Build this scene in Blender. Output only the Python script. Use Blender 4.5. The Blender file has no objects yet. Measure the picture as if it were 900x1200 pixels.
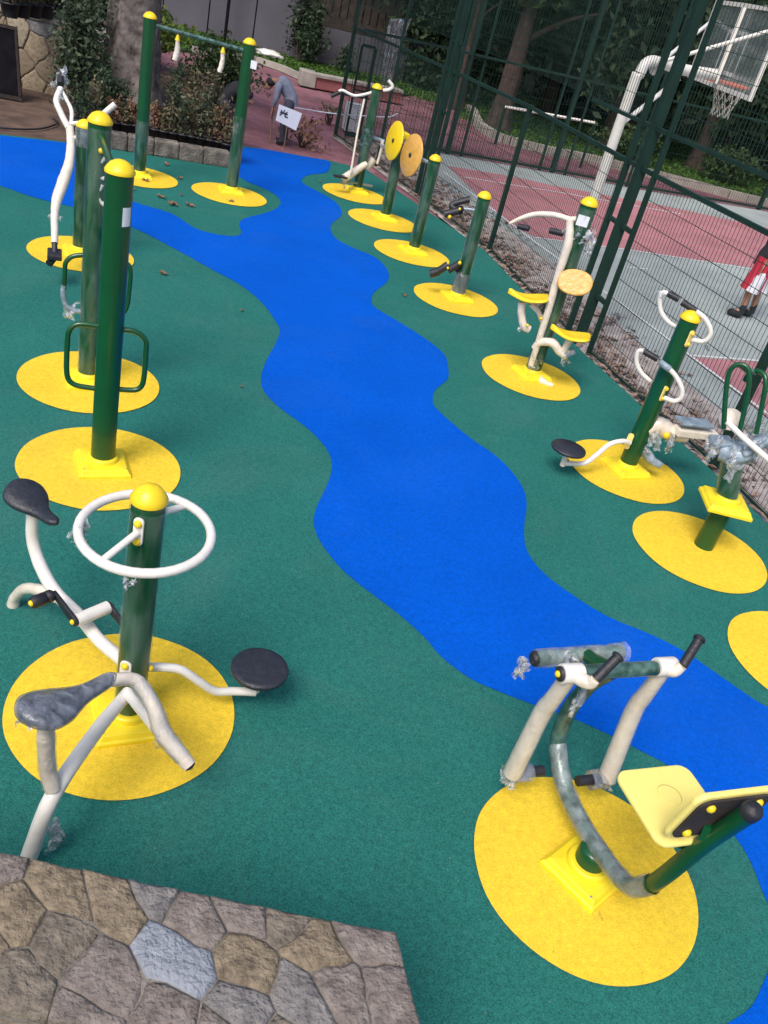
import bpy, bmesh, math, random
import numpy as np
from mathutils import Vector, Matrix, geometry, noise

random.seed(7)
RNG = np.random.default_rng(11)
scn = bpy.context.scene
COL = scn.collection
R = math.radians

# ------------------------------------------------------------------ camera, sky, sun, exposure
H = 3.3                                   # eye height above the rubber floor
F_PX, TH, RO = 1019.92, R(31.567), R(14.9945)
FWD = Vector((0, math.cos(TH), -math.sin(TH)))
R0, U0 = Vector((1, 0, 0)), Vector((0, math.sin(TH), math.cos(TH)))
RT = math.cos(RO) * R0 + math.sin(RO) * U0
UP = -math.sin(RO) * R0 + math.cos(RO) * U0
cd = bpy.data.cameras.new('camera')
cam = bpy.data.objects.new('camera', cd)
COL.objects.link(cam)
cd.sensor_fit = 'VERTICAL'; cd.sensor_height = 36; cd.sensor_width = 27
cd.lens = 36 * F_PX / 1200
cd.clip_start = 0.05; cd.clip_end = 400
mw = Matrix((RT, UP, -FWD)).transposed().to_4x4(); mw.translation = (0, 0, H)
cam.matrix_world = mw
scn.camera = cam

w = bpy.data.worlds.new('World'); scn.world = w; w.use_nodes = True
nt = w.node_tree
sky = nt.nodes.new('ShaderNodeTexSky'); sky.sky_type = 'NISHITA'; sky.sun_disc = False
SUN_EL, SUN_AZ = R(52), R(200)
sky.sun_elevation = SUN_EL; sky.sun_rotation = SUN_AZ
sky.air_density = 1.0; sky.dust_density = 4.0; sky.ozone_density = 1.5
bg = nt.nodes['Background']; bg.inputs[1].default_value = 0.135
nt.links.new(sky.outputs[0], bg.inputs[0])
sd = bpy.data.lights.new('sun', 'SUN'); sd.energy = 1.6; sd.angle = R(22); sd.color = (1, .96, .9)
sun = bpy.data.objects.new('sun', sd); COL.objects.link(sun)
sdir = Vector((math.sin(SUN_AZ) * math.cos(SUN_EL), math.cos(SUN_AZ) * math.cos(SUN_EL), math.sin(SUN_EL)))
sun.rotation_euler = (-sdir).to_track_quat('-Z', 'Y').to_euler()
sun.location = (0, 0, 20)
vs = scn.view_settings
vs.view_transform = 'Standard'; vs.look = 'None'; vs.gamma = 1; vs.exposure = 0.47
scn.render.engine = 'CYCLES'
scn.render.resolution_x = 768; scn.render.resolution_y = 1024

# ------------------------------------------------------------------ survey: sight lines of the photo met with real planes
def ray(x, y):
    return FWD + RT * ((x - 450) / F_PX) - UP * ((y - 600) / F_PX)
def at(x, y, z=0.0):                      # where the sight line meets the level z
    d = ray(x, y); t = (z - H) / d.z
    return Vector((0, 0, H)) + d * t
def on(x, y, b, off=0.0, n=None):         # where it meets the upright plane through b (normal n, else facing the eye)
    n = Vector((b[0], b[1], 0)).normalized() if n is None else Vector(n).normalized()
    d = ray(x, y); o = Vector((0, 0, H))
    t = (n.dot(Vector((b[0], b[1], 0))) + off - n.dot(o)) / n.dot(d)
    return o + d * t

# ------------------------------------------------------------------ materials
def mat(name, col, rough=.6, var=0.0, scale=6.0, bump=0.0, bscale=60.0, metal=0.0, col2=None, spec=.5, coat=0.0, detail=4, sss=None):
    m = bpy.data.materials.new(name); m.use_nodes = True
    t = m.node_tree; b = t.nodes['Principled BSDF']
    b.inputs['Roughness'].default_value = rough; b.inputs['Metallic'].default_value = metal
    b.inputs['Specular IOR Level'].default_value = spec
    if coat: b.inputs['Coat Weight'].default_value = coat
    tc = t.nodes.new('ShaderNodeTexCoord')
    c4 = (*col, 1)
    if var or col2:
        n = t.nodes.new('ShaderNodeTexNoise'); n.inputs['Scale'].default_value = scale; n.inputs['Detail'].default_value = detail
        t.links.new(tc.outputs['Object'], n.inputs['Vector'])
        r = t.nodes.new('ShaderNodeValToRGB')
        r.color_ramp.elements[0].position = .3; r.color_ramp.elements[1].position = .7
        a = tuple(max(0, v * (1 - var)) for v in col); c = tuple(min(1, v * (1 + var)) for v in col) if col2 is None else col2
        r.color_ramp.elements[0].color = (*a, 1); r.color_ramp.elements[1].color = (*c, 1)
        t.links.new(n.outputs['Fac'], r.inputs['Fac']); t.links.new(r.outputs['Color'], b.inputs['Base Color'])
    else:
        b.inputs['Base Color'].default_value = c4
    if bump:
        n2 = t.nodes.new('ShaderNodeTexNoise'); n2.inputs['Scale'].default_value = bscale; n2.inputs['Detail'].default_value = 5
        t.links.new(tc.outputs['Object'], n2.inputs['Vector'])
        bp = t.nodes.new('ShaderNodeBump'); bp.inputs['Strength'].default_value = bump; bp.inputs['Distance'].default_value = .02
        t.links.new(n2.outputs['Fac'], bp.inputs['Height']); t.links.new(bp.outputs['Normal'], b.inputs['Normal'])
    return m

def rubber(name, col, lo, hi, dust=(.20, .22, .20), amt=.16):            # granulated rubber: speckle of granules plus broad unevenness
    m = bpy.data.materials.new(name); m.use_nodes = True
    t = m.node_tree; b = t.nodes['Principled BSDF']; L = t.links
    tc = t.nodes.new('ShaderNodeTexCoord')
    v = t.nodes.new('ShaderNodeTexVoronoi'); v.inputs['Scale'].default_value = 210
    L.new(tc.outputs['Object'], v.inputs['Vector'])
    sep = t.nodes.new('ShaderNodeSeparateColor'); L.new(v.outputs['Color'], sep.inputs[0])
    mr = t.nodes.new('ShaderNodeMapRange'); mr.inputs['To Min'].default_value = lo; mr.inputs['To Max'].default_value = hi
    L.new(sep.outputs[0], mr.inputs['Value'])
    n = t.nodes.new('ShaderNodeTexNoise'); n.inputs['Scale'].default_value = 1.3; n.inputs['Detail'].default_value = 6
    L.new(tc.outputs['Object'], n.inputs['Vector'])
    mr2 = t.nodes.new('ShaderNodeMapRange'); mr2.inputs['From Min'].default_value = .3; mr2.inputs['From Max'].default_value = .7
    mr2.inputs['To Min'].default_value = .92; mr2.inputs['To Max'].default_value = 1.05
    L.new(n.outputs['Fac'], mr2.inputs['Value'])
    n3 = t.nodes.new('ShaderNodeTexNoise'); n3.inputs['Scale'].default_value = 28; n3.inputs['Detail'].default_value = 4
    L.new(tc.outputs['Object'], n3.inputs['Vector'])
    mr3 = t.nodes.new('ShaderNodeMapRange'); mr3.inputs['From Min'].default_value = .3; mr3.inputs['From Max'].default_value = .7
    mr3.inputs['To Min'].default_value = .9; mr3.inputs['To Max'].default_value = 1.08
    L.new(n3.outputs['Fac'], mr3.inputs['Value'])
    mu = t.nodes.new('ShaderNodeMath'); mu.operation = 'MULTIPLY'; L.new(mr.outputs[0], mu.inputs[0]); L.new(mr2.outputs[0], mu.inputs[1])
    mu2 = t.nodes.new('ShaderNodeMath'); mu2.operation = 'MULTIPLY'; L.new(mu.outputs[0], mu2.inputs[0]); L.new(mr3.outputs[0], mu2.inputs[1])
    mx = t.nodes.new('ShaderNodeVectorMath'); mx.operation = 'SCALE'; mx.inputs[0].default_value = col
    L.new(mu2.outputs[0], mx.inputs['Scale'])
    nd = t.nodes.new('ShaderNodeTexNoise'); nd.inputs['Scale'].default_value = .75; nd.inputs['Detail'].default_value = 9; nd.inputs['Roughness'].default_value = .68; nd.inputs['Distortion'].default_value = .8
    L.new(tc.outputs['Object'], nd.inputs['Vector'])
    md_ = t.nodes.new('ShaderNodeMapRange'); md_.inputs['From Min'].default_value = .50; md_.inputs['From Max'].default_value = .72; md_.inputs['To Max'].default_value = amt; md_.clamp = True
    L.new(nd.outputs['Fac'], md_.inputs['Value'])
    v2 = t.nodes.new('ShaderNodeTexVoronoi'); v2.inputs['Scale'].default_value = 9; L.new(tc.outputs['Object'], v2.inputs['Vector'])
    m3 = t.nodes.new('ShaderNodeMapRange'); m3.inputs['From Min'].default_value = .035; m3.inputs['From Max'].default_value = .055; m3.inputs['To Min'].default_value = .45; m3.inputs['To Max'].default_value = 0
    L.new(v2.outputs['Distance'], m3.inputs['Value'])
    mm = t.nodes.new('ShaderNodeMath'); mm.operation = 'MAXIMUM'; L.new(md_.outputs[0], mm.inputs[0]); L.new(m3.outputs[0], mm.inputs[1])
    mc_ = t.nodes.new('ShaderNodeMixRGB'); mc_.inputs[2].default_value = (*dust, 1); L.new(mm.outputs[0], mc_.inputs[0]); L.new(mx.outputs[0], mc_.inputs[1]); L.new(mc_.outputs[0], b.inputs['Base Color'])
    b.inputs['Roughness'].default_value = .9; b.inputs['Specular IOR Level'].default_value = .06
    bp = t.nodes.new('ShaderNodeBump'); bp.inputs['Strength'].default_value = .5; bp.inputs['Distance'].default_value = .003
    L.new(v.outputs['Distance'], bp.inputs['Height']); L.new(bp.outputs['Normal'], b.inputs['Normal'])
    return m

def film(name, tint=(.8, .86, .9), lo=.1, hi=.75, scale=14, rough=.22, gloss=.8, crease=.7, veins=.06):     # stretched and crumpled clear packing film
    m = bpy.data.materials.new(name); m.use_nodes = True
    t = m.node_tree; L = t.links; out = t.nodes['Material Output']; b = t.nodes['Principled BSDF']
    b.inputs['Base Color'].default_value = (*tint, 1); b.inputs['Roughness'].default_value = rough
    tc = t.nodes.new('ShaderNodeTexCoord')
    n = t.nodes.new('ShaderNodeTexNoise'); n.inputs['Scale'].default_value = scale; n.inputs['Detail'].default_value = 5; n.inputs['Distortion'].default_value = .5
    mp = t.nodes.new('ShaderNodeMapping'); mp.inputs['Scale'].default_value = (1.6, 1.6, .40); mp.inputs['Rotation'].default_value = (.7, .5, 0)
    L.new(tc.outputs['Object'], mp.inputs[0]); L.new(mp.outputs[0], n.inputs['Vector'])
    vo = t.nodes.new('ShaderNodeTexVoronoi'); vo.feature = 'DISTANCE_TO_EDGE'; vo.inputs['Scale'].default_value = scale * 1.5; L.new(mp.outputs[0], vo.inputs['Vector'])
    cr = t.nodes.new('ShaderNodeMapRange'); cr.inputs['From Min'].default_value = 0; cr.inputs['From Max'].default_value = .07; cr.inputs['To Min'].default_value = veins; cr.inputs['To Max'].default_value = 0
    L.new(vo.outputs['Distance'], cr.inputs['Value'])
    r = t.nodes.new('ShaderNodeMapRange'); r.inputs['From Min'].default_value = .35; r.inputs['From Max'].default_value = .75
    r.inputs['To Min'].default_value = lo; r.inputs['To Max'].default_value = hi
    L.new(n.outputs['Fac'], r.inputs['Value'])
    ad = t.nodes.new('ShaderNodeMath'); ad.operation = 'ADD'; ad.use_clamp = True; L.new(r.outputs[0], ad.inputs[0]); L.new(cr.outputs[0], ad.inputs[1])
    tr = t.nodes.new('ShaderNodeBsdfTransparent'); mx = t.nodes.new('ShaderNodeMixShader')
    L.new(ad.outputs[0], mx.inputs[0]); L.new(tr.outputs[0], mx.inputs[1]); L.new(b.outputs[0], mx.inputs[2])
    bp = t.nodes.new('ShaderNodeBump'); bp.inputs['Strength'].default_value = crease; bp.inputs['Distance'].default_value = .02
    hs_ = t.nodes.new('ShaderNodeMath'); hs_.operation = 'SUBTRACT'; L.new(n.outputs['Fac'], hs_.inputs[0])
    hv_ = t.nodes.new('ShaderNodeMapRange'); hv_.inputs['From Max'].default_value = .12; hv_.inputs['To Min'].default_value = .35 if veins else 0; hv_.inputs['To Max'].default_value = 0; L.new(vo.outputs['Distance'], hv_.inputs['Value']); L.new(hv_.outputs[0], hs_.inputs[1])
    L.new(hs_.outputs[0], bp.inputs['Height']); L.new(bp.outputs['Normal'], b.inputs['Normal'])
    gl = t.nodes.new('ShaderNodeBsdfGlossy'); gl.inputs['Roughness'].default_value = .20; gl.inputs['Color'].default_value = (.95, .97, 1, 1); L.new(bp.outputs['Normal'], gl.inputs['Normal'])
    fr_ = t.nodes.new('ShaderNodeFresnel'); fr_.inputs['IOR'].default_value = 1.5; L.new(bp.outputs['Normal'], fr_.inputs['Normal'])
    fm = t.nodes.new('ShaderNodeMath'); fm.operation = 'MULTIPLY_ADD'; fm.use_clamp = True; fm.inputs[1].default_value = gloss; fm.inputs[2].default_value = 0; L.new(fr_.outputs[0], fm.inputs[0])
    m2 = t.nodes.new('ShaderNodeMixShader'); L.new(fm.outputs[0], m2.inputs[0]); L.new(mx.outputs[0], m2.inputs[1]); L.new(gl.outputs[0], m2.inputs[2])
    L.new(m2.outputs[0], out.inputs['Surface'])
    return m

def leafmat(name, a, b2, trans=.25):
    m = bpy.data.materials.new(name); m.use_nodes = True
    t = m.node_tree; L = t.links; b = t.nodes['Principled BSDF']
    g = t.nodes.new('ShaderNodeNewGeometry'); r = t.nodes.new('ShaderNodeValToRGB')
    r.color_ramp.elements[0].color = (*a, 1); r.color_ramp.elements[1].color = (*b2, 1)
    L.new(g.outputs['Random Per Island'], r.inputs[0]); L.new(r.outputs[0], b.inputs['Base Color'])
    b.inputs['Roughness'].default_value = .6; b.inputs['Specular IOR Level'].default_value = .3
    tl = t.nodes.new('ShaderNodeBsdfTranslucent'); L.new(r.outputs[0], tl.inputs[0])
    mx = t.nodes.new('ShaderNodeMixShader'); mx.inputs[0].default_value = trans
    L.new(b.outputs[0], mx.inputs[1]); L.new(tl.outputs[0], mx.inputs[2]); L.new(mx.outputs[0], t.nodes['Material Output'].inputs[0])
    return m

M = dict(
    green_rubber=rubber('green_rubber', (.024, .153, .131), .62, 1.3, amt=.10),
    blue_rubber=rubber('blue_rubber', (.0005, .090, .53), .80, 1.18, (.05, .15, .42), .10),
    yellow_rubber=rubber('yellow_rubber', (.83, .57, .045), .84, 1.12, (.36, .24, .07), .20),
    green_paint=mat('green_paint', (.003, .066, .020), .32, .12, 5, .05, 40, coat=.25),
    fence_green=mat('fence_green', (.007, .028, .021), .55, .2, 3, spec=.3),
    yellow_plastic=mat('yellow_plastic', (.86, .60, .015), .36, .06, 8, .03, 30),
    seat_yellow=mat('seat_yellow', (.90, .75, .21), .42, .04, 8, .03, 30),
    cover_yellow=mat('cover_yellow', (.86, .66, .02), .45, .08, 9, .05, 30),
    pale_yellow=mat('pale_yellow', (.86, .66, .20), .4, .10, 12, .15, 25),
    white_paint=mat('white_paint', (.74, .71, .66), .35, .05, 10, .10, 30, coat=.2),
    cream_wrap=mat('cream_wrap', (.72, .64, .54), .34, .09, 14, .3, 38, coat=.35),
    black_plastic=mat('black_plastic', (.018, .018, .024), .5, .3, 20, .2, 60),
    seat_black=mat('seat_black', (.022, .024, .034), .45, .25, 25, .3, 50),
    steel=mat('steel', (.30, .34, .36), .4, .2, 20, .2, 40, metal=.5),
    grey_wrap=mat('grey_wrap', (.22, .28, .34), .3, .4, 16, .5, 30, coat=.4),
    teal_wrap=mat('teal_wrap', (.012, .085, .048), .3, .7, 18, .35, 40, coat=.5, col2=(.10, .20, .17)),
    film=film('film', (.72, .78, .82), .08, .36, 12, gloss=.5, crease=.7, veins=0), film_thin=film('film_thin', (.60, .74, .70), .0, .15, 9, gloss=.26, crease=.5, veins=0), film_dense=film('film_dense', (.50, .55, .66), .12, .44, 13, gloss=.7, crease=.9, veins=0),
    film_loose=film('film_loose', (.82, .86, .90), .16, .46, 12, gloss=.4, crease=.4, veins=0),
    sticker=mat('sticker', (.72, .74, .78), .5, .05, 40),
    soil=mat('soil', (.10, .062, .045), .95, .45, 3, .6, 20),
    dirt=mat('dirt', (.09, .075, .06), .95, .4, 1.2, .5, 8),
    court_grey=mat('court_grey', (.31, .345, .335), .85, .16, 1.1, .2, 60),
    court_red=mat('court_red', (.39, .165, .18), .85, .16, 1.3, .2, 60),
    line_white=mat('line_white', (.62, .62, .62), .7, .15, 8),
    concrete=mat('concrete', (.27, .25, .225), .9, .25, 2.5, .5, 30),
    slab=mat('slab', (.36, .31, .29), .9, .35, 3.5, .5, 35),
    coping=mat('coping', (.33, .30, .26), .85, .2, 3, .3, 30),
    planter_red=mat('planter_red', (.30, .10, .10), .85, .2, 2, .3, 30),
    wall_grey=mat('wall_grey', (.085, .08, .10), .9, .2, .8, .2, 12),
    mortar=mat('mortar', (.175, .155, .132), .95, .45, 12, .7, 60),
    bark=mat('bark', (.075, .060, .052), .95, .55, 7, 1.0, 11, col2=(.25, .21, .195), detail=9),
    bark_dark=mat('bark_dark', (.05, .034, .028), .95, .4, 4, 1.0, 14),
    board=mat('board', (.010, .009, .012), .95, .3, 5, .2, 20, spec=.05),
    dark_wood=mat('dark_wood', (.035, .026, .022), .8, .4, 5, .4, 20),
    pot=mat('pot', (.012, .013, .018), .5, .3, 10),
    lawn_soil=mat('lawn_soil', (.035, .075, .02), .95, .5, 2, .5, 8),
    sky_screen=mat('sky_screen', (.012, .02, .010), 1, .4, .5, .5, 4),
    kerb_stone=mat('kerb_stone', (.095, .085, .075), .95, .4, 7, 1.0, 30, col2=(.235, .205, .18), detail=8),
    wrapped_yellow=mat('wrapped_yellow', (.72, .37, .06), .3, .12, 14, .4, 22, coat=.4, col2=(.74, .42, .10)),
    orange=mat('orange', (.85, .14, .04), .45),
    net=mat('net', (.50, .48, .42), .8),
    acrylic=film('acrylic', (.40, .46, .46), .16, .20, .3, gloss=.2, crease=0.0),
    leaf_dark=leafmat('leaf_dark', (.016, .034, .018), (.060, .100, .050)),  # greens lifted a little, a touch of haze put into the colour
    leaf_mid=leafmat('leaf_mid', (.022, .055, .018), (.085, .13, .045)),
    leaf_bush=leafmat('leaf_bush', (.018, .038, .02), (.13, .17, .10)),
    leaf_olive=leafmat('leaf_olive', (.075, .065, .04), (.23, .21, .12)),
    leaf_lime=leafmat('leaf_lime', (.10, .16, .03), (.24, .30, .06)),
    leaf_dry=leafmat('leaf_dry', (.10, .045, .03), (.30, .17, .10), .05),
    leaf_litter=leafmat('leaf_litter', (.13, .085, .07), (.36, .25, .20), .05),
    grass=leafmat('grass', (.03, .08, .012), (.10, .19, .03)),
    skin=mat('skin', (.32, .16, .10), .55), hair=mat('hair', (.012, .010, .012), .7, .3, 40, .6, 80),
    shirt=mat('shirt', (.20, .22, .30), .9, .15, 12, .5, 30), trousers=mat('trousers', (.045, .045, .075), .9, .2, 10, .4, 30),
    dark_cloth=mat('dark_cloth', (.015, .016, .022), .9, .2, 10, .4, 30), grey_cloth=mat('grey_cloth', (.30, .31, .36), .9, .2, 10, .4, 30),
    red_cloth=mat('red_cloth', (.45, .02, .05), .8, .1, 10, .3, 30), white_cloth=mat('white_cloth', (.62, .62, .68), .8, .1, 10, .3, 30),
    paper=mat('paper', (.66, .70, .80), .7, .04, 8), ink=mat('ink', (.02, .02, .04), .7),
    wood=mat('wood', (.20, .13, .08), .8, .3, 10),
)
def stonemat(name, c, c2):
    m = mat(name, c, .95, 0, 22, .9, 60, col2=c2, detail=10, spec=.2)
    return m
STONES = [stonemat('stone_ochre', (.125, .098, .070), (.30, .24, .165)), stonemat('stone_brown', (.115, .098, .080), (.25, .21, .165)),
          stonemat('stone_grey', (.125, .118, .114), (.27, .25, .24)), stonemat('stone_rose', (.135, .112, .10), (.27, .23, .205)),
          stonemat('stone_blue', (.22, .24, .275), (.30, .32, .36))]
WSTONES = [stonemat('wall_stone_sand', (.26, .205, .14), (.42, .345, .25)), stonemat('wall_stone_cream', (.30, .25, .19), (.46, .40, .31)),
           stonemat('wall_stone_grey', (.20, .195, .20), (.32, .31, .31)), stonemat('wall_stone_tan', (.22, .17, .12), (.34, .27, .20))]
def pavermat():
    m = bpy.data.materials.new('red_paving'); m.use_nodes = True; t = m.node_tree; L = t.links; b = t.nodes['Principled BSDF']
    tc = t.nodes.new('ShaderNodeTexCoord'); br = t.nodes.new('ShaderNodeTexBrick')
    mp = t.nodes.new('ShaderNodeMapping'); mp.inputs['Rotation'].default_value = (0, 0, R(25)); L.new(tc.outputs['Object'], mp.inputs[0]); L.new(mp.outputs[0], br.inputs['Vector'])
    br.inputs['Scale'].default_value = 2.6; br.inputs['Mortar Size'].default_value = .012
    br.inputs['Color1'].default_value = (.22, .088, .105, 1); br.inputs['Color2'].default_value = (.31, .135, .16, 1); br.inputs['Mortar'].default_value = (.13, .07, .07, 1)
    n = t.nodes.new('ShaderNodeTexNoise'); n.inputs['Scale'].default_value = .9; n.inputs['Detail'].default_value = 7; L.new(tc.outputs['Object'], n.inputs['Vector'])
    mx = t.nodes.new('ShaderNodeMixRGB'); mx.blend_type = 'MULTIPLY'; mx.inputs[0].default_value = .8
    r = t.nodes.new('ShaderNodeValToRGB'); r.color_ramp.elements[0].position = .35; r.color_ramp.elements[0].color = (.55, .5, .5, 1); r.color_ramp.elements[1].position = .65; r.color_ramp.elements[1].color = (1.1, 1.1, 1.15, 1)
    L.new(n.outputs['Fac'], r.inputs[0]); L.new(br.outputs['Color'], mx.inputs[1]); L.new(r.outputs[0], mx.inputs[2]); L.new(mx.outputs[0], b.inputs['Base Color'])
    b.inputs['Roughness'].default_value = .85
    return m
M['red_paving'] = pavermat()

# ------------------------------------------------------------------ object helpers
def tag(o, label=None, cat=None, group=None, kind=None):
    if label: o['label'] = label
    if cat: o['category'] = cat
    if group: o['group'] = group
    if kind: o['kind'] = kind
    return o
def thing(name, loc, label, cat, group=None):
    o = bpy.data.objects.new(name, None); o.empty_display_size = .2; COL.objects.link(o); o.location = loc
    return tag(o, label, cat, group)
def copy_tree(o, parent=None):
    c = o.copy(); COL.objects.link(c); c.parent = parent
    for ch in o.children: copy_tree(ch, c)
    return c

def smooth_path(pts, n=6, closed=False):
    P = [Vector(p) for p in pts]
    if len(P) < 3 and not closed: return P
    out = []; N = len(P)
    rng = range(N if closed else N - 1)
    for i in rng:
        p0 = P[(i - 1) % N] if (closed or i > 0) else P[0] * 2 - P[1]
        p1 = P[i]; p2 = P[(i + 1) % N]
        p3 = P[(i + 2) % N] if (closed or i + 2 < N) else P[-1] * 2 - P[-2]
        for k in range(n):
            t = k / n
            out.append(.5 * ((2 * p1) + (-p0 + p2) * t + (2 * p0 - 5 * p1 + 4 * p2 - p3) * t * t + (-p0 + 3 * p1 - 3 * p2 + p3) * t ** 3))
    if not closed: out.append(P[-1])
    return out

class MB:
    def __init__(s): s.v = []; s.f = []; s.sm = []
    def add(s, vs, fs, smooth=False):
        k = len(s.v); s.v += [tuple(v) for v in vs]; s.f += [tuple(i + k for i in f) for f in fs]; s.sm += [smooth] * len(fs); return s
    def box(s, c, size, rot=None):
        c = Vector(c); rot = rot or Matrix.Identity(3)
        vs = [c + rot @ Vector((x * size[0] / 2, y * size[1] / 2, z * size[2] / 2)) for x in (-1, 1) for y in (-1, 1) for z in (-1, 1)]
        return s.add(vs, [(0, 1, 3, 2), (4, 6, 7, 5), (0, 4, 5, 1), (2, 3, 7, 6), (0, 2, 6, 4), (1, 5, 7, 3)])
    def bar(s, a, b, wd, dp=None, up=(0, 0, 1)):
        a, b = Vector(a), Vector(b); d = b - a; L = d.length; d.normalize(); u = Vector(up)
        if abs(d.dot(u)) > .98: u = Vector((0.4226, .9063, 0)).cross(Vector((0, 0, 1))) if abs(d.z) > .9 else Vector((0, 0, 1))
        x = d.cross(u).normalized(); y = x.cross(d).normalized()
        return s.box((a + b) / 2, (wd, L, dp or wd), Matrix((x, d, y)).transposed())
    def tube(s, pts, r, segs=14, closed=False, n=6, jit=0.0, caps=True, raw=False):
        P = [Vector(p) for p in pts] if raw else smooth_path(pts, n, closed)
        N = len(P); rs = r if isinstance(r, (list, tuple)) else None
        def rad(i):
            if rs is None: return r
            t = i / max(1, N - 1) * (len(rs) - 1); k = min(int(t), len(rs) - 2); return rs[k] + (rs[k + 1] - rs[k]) * (t - k)
        vs = []; prev = None
        for i, p in enumerate(P):
            if closed: d = P[(i + 1) % N] - P[i - 1]
            else: d = P[min(i + 1, N - 1)] - P[max(i - 1, 0)]
            d.normalize()
            if prev is None: x = d.orthogonal().normalized()
            else: x = (prev - d * prev.dot(d)).normalized()
            prev = x; y = d.cross(x)
            for k in range(segs):
                a = 2 * math.pi * k / segs; rr = rad(i)
                if jit: rr *= 1 + jit * (noise.noise(p * 22 + Vector((math.cos(a), math.sin(a), 0)) * 1.6) + .5 * random.uniform(-.5, .5))
                vs.append(p + x * math.cos(a) * rr + y * math.sin(a) * rr)
        fs = []
        for i in range(N if closed else N - 1):
            j = (i + 1) % N; sh = 0
            for k in range(segs):
                fs.append((i * segs + k, i * segs + (k + 1) % segs, j * segs + (k + 1) % segs, j * segs + k))
        s.add(vs, fs, True)
        if caps and not closed:
            s.add(vs[:segs], [tuple(range(segs))[::-1]]); s.add(vs[-segs:], [tuple(range(segs))])
        return s
    def lathe(s, prof, c=(0, 0, 0), axis=(0, 0, 1), segs=24, smooth=True):
        c = Vector(c); q = Vector((0, 0, 1)).rotation_difference(Vector(axis).normalized()); vs = []
        for (r, z) in prof:
            for k in range(segs):
                a = 2 * math.pi * k / segs; vs.append(c + q @ Vector((r * math.cos(a), r * math.sin(a), z)))
        fs = [(i * segs + k, i * segs + (k + 1) % segs, (i + 1) * segs + (k + 1) % segs, (i + 1) * segs + k) for i in range(len(prof) - 1) for k in range(segs)]
        s.add(vs, fs, smooth)
        if prof[-1][0] > 1e-4: s.add(vs[-segs:], [tuple(range(segs))])
        if prof[0][0] > 1e-4: s.add(vs[:segs], [tuple(range(segs))[::-1]])
        return s
    def plate(s, poly, th, mtx=None):      # outline in local xy, thickness along z, placed by a 4x4
        mtx = mtx or Matrix.Identity(4); n = len(poly)
        vs = [mtx @ Vector((p[0], p[1], -th / 2)) for p in poly] + [mtx @ Vector((p[0], p[1], th / 2)) for p in poly]
        return s.add(vs, [tuple(range(n))[::-1], tuple(range(n, 2 * n))] + [(i, (i + 1) % n, n + (i + 1) % n, n + i) for i in range(n)])
    def build(s, name, m, parent=None, label=None, bevel=0.0, kind=None, subsurf=0, local=True):
        me = bpy.data.meshes.new(name)
        off = Vector(parent.matrix_world.translation) if False else Vector((0, 0, 0))
        vs = s.v
        if parent is not None and local:
            b = root_loc(parent); vs = [(v[0] - b.x, v[1] - b.y, v[2] - b.z) for v in vs]
        me.from_pydata(vs, [], s.f)
        me.polygons.foreach_set('use_smooth', s.sm); me.update()
        me.materials.append(m if not isinstance(m, str) else M[m])
        o = bpy.data.objects.new(name, me); COL.objects.link(o)
        if parent is not None: o.parent = parent
        if bevel:
            md = o.modifiers.new('bevel', 'BEVEL'); md.width = bevel; md.segments = 2; md.limit_method = 'ANGLE'
        if subsurf:
            md = o.modifiers.new('sub', 'SUBSURF'); md.levels = subsurf; md.render_levels = subsurf
        if label: o['label'] = label
        if kind: o['kind'] = kind
        return o
def root_loc(o):
    p = Vector((0, 0, 0))
    while o is not None: p += Vector(o.location); o = o.parent
    return p
def frame(origin, x, z):                    # 4x4 from origin, x axis and normal z
    z = Vector(z).normalized(); x = Vector(x); x = (x - z * x.dot(z)).normalized(); y = z.cross(x)
    m = Matrix((x, y, z)).transposed().to_4x4(); m.translation = Vector(origin); return m
def rounded(w_, h_, r, n=5):
    out = []
    for cx, cy, a0 in ((w_ / 2 - r, h_ / 2 - r, 0), (-w_ / 2 + r, h_ / 2 - r, 90), (-w_ / 2 + r, -h_ / 2 + r, 180), (w_ / 2 - r, -h_ / 2 + r, 270)):
        for k in range(n + 1):
            a = R(a0 + 90 * k / n); out.append((cx + r * math.cos(a), cy + r * math.sin(a)))
    return out

def quads(name, C, S, m, parent=None, up=.0, kind=None, aspect=1.6, loc=None, flat=False):   # C: n x 3 centres, S: sizes -> leaf-shaped faces
    n = len(C); C = np.asarray(C, float); S = np.asarray(S, float).reshape(-1, 1)
    nrm = RNG.normal(size=(n, 3)); nrm[:, 2] = np.abs(nrm[:, 2]) + up
    if flat: nrm[:, :2] *= .25
    nrm /= np.linalg.norm(nrm, axis=1, keepdims=True)
    a = RNG.normal(size=(n, 3)); a -= nrm * (a * nrm).sum(1, keepdims=True); a /= np.linalg.norm(a, axis=1, keepdims=True)
    b = np.cross(nrm, a)
    V = np.stack([C - a * S * aspect / 2, C - b * S * .36 + nrm * S * .12, C + a * S * aspect / 2, C + b * S * .36 + nrm * S * .12], 1).reshape(-1, 3)
    if parent is not None: V = V - np.array(root_loc(parent))
    me = bpy.data.meshes.new(name); me.vertices.add(4 * n); me.vertices.foreach_set('co', V.ravel())
    me.loops.add(4 * n); me.loops.foreach_set('vertex_index', np.arange(4 * n, dtype=np.int32))
    me.polygons.add(n); me.polygons.foreach_set('loop_start', np.arange(0, 4 * n, 4, dtype=np.int32)); me.polygons.foreach_set('loop_total', np.full(n, 4, dtype=np.int32))
    me.update(); me.validate()
    me.materials.append(M[m]); o = bpy.data.objects.new(name, me); COL.objects.link(o)
    if parent is not None: o.parent = parent
    if kind: o['kind'] = kind
    return o
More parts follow.
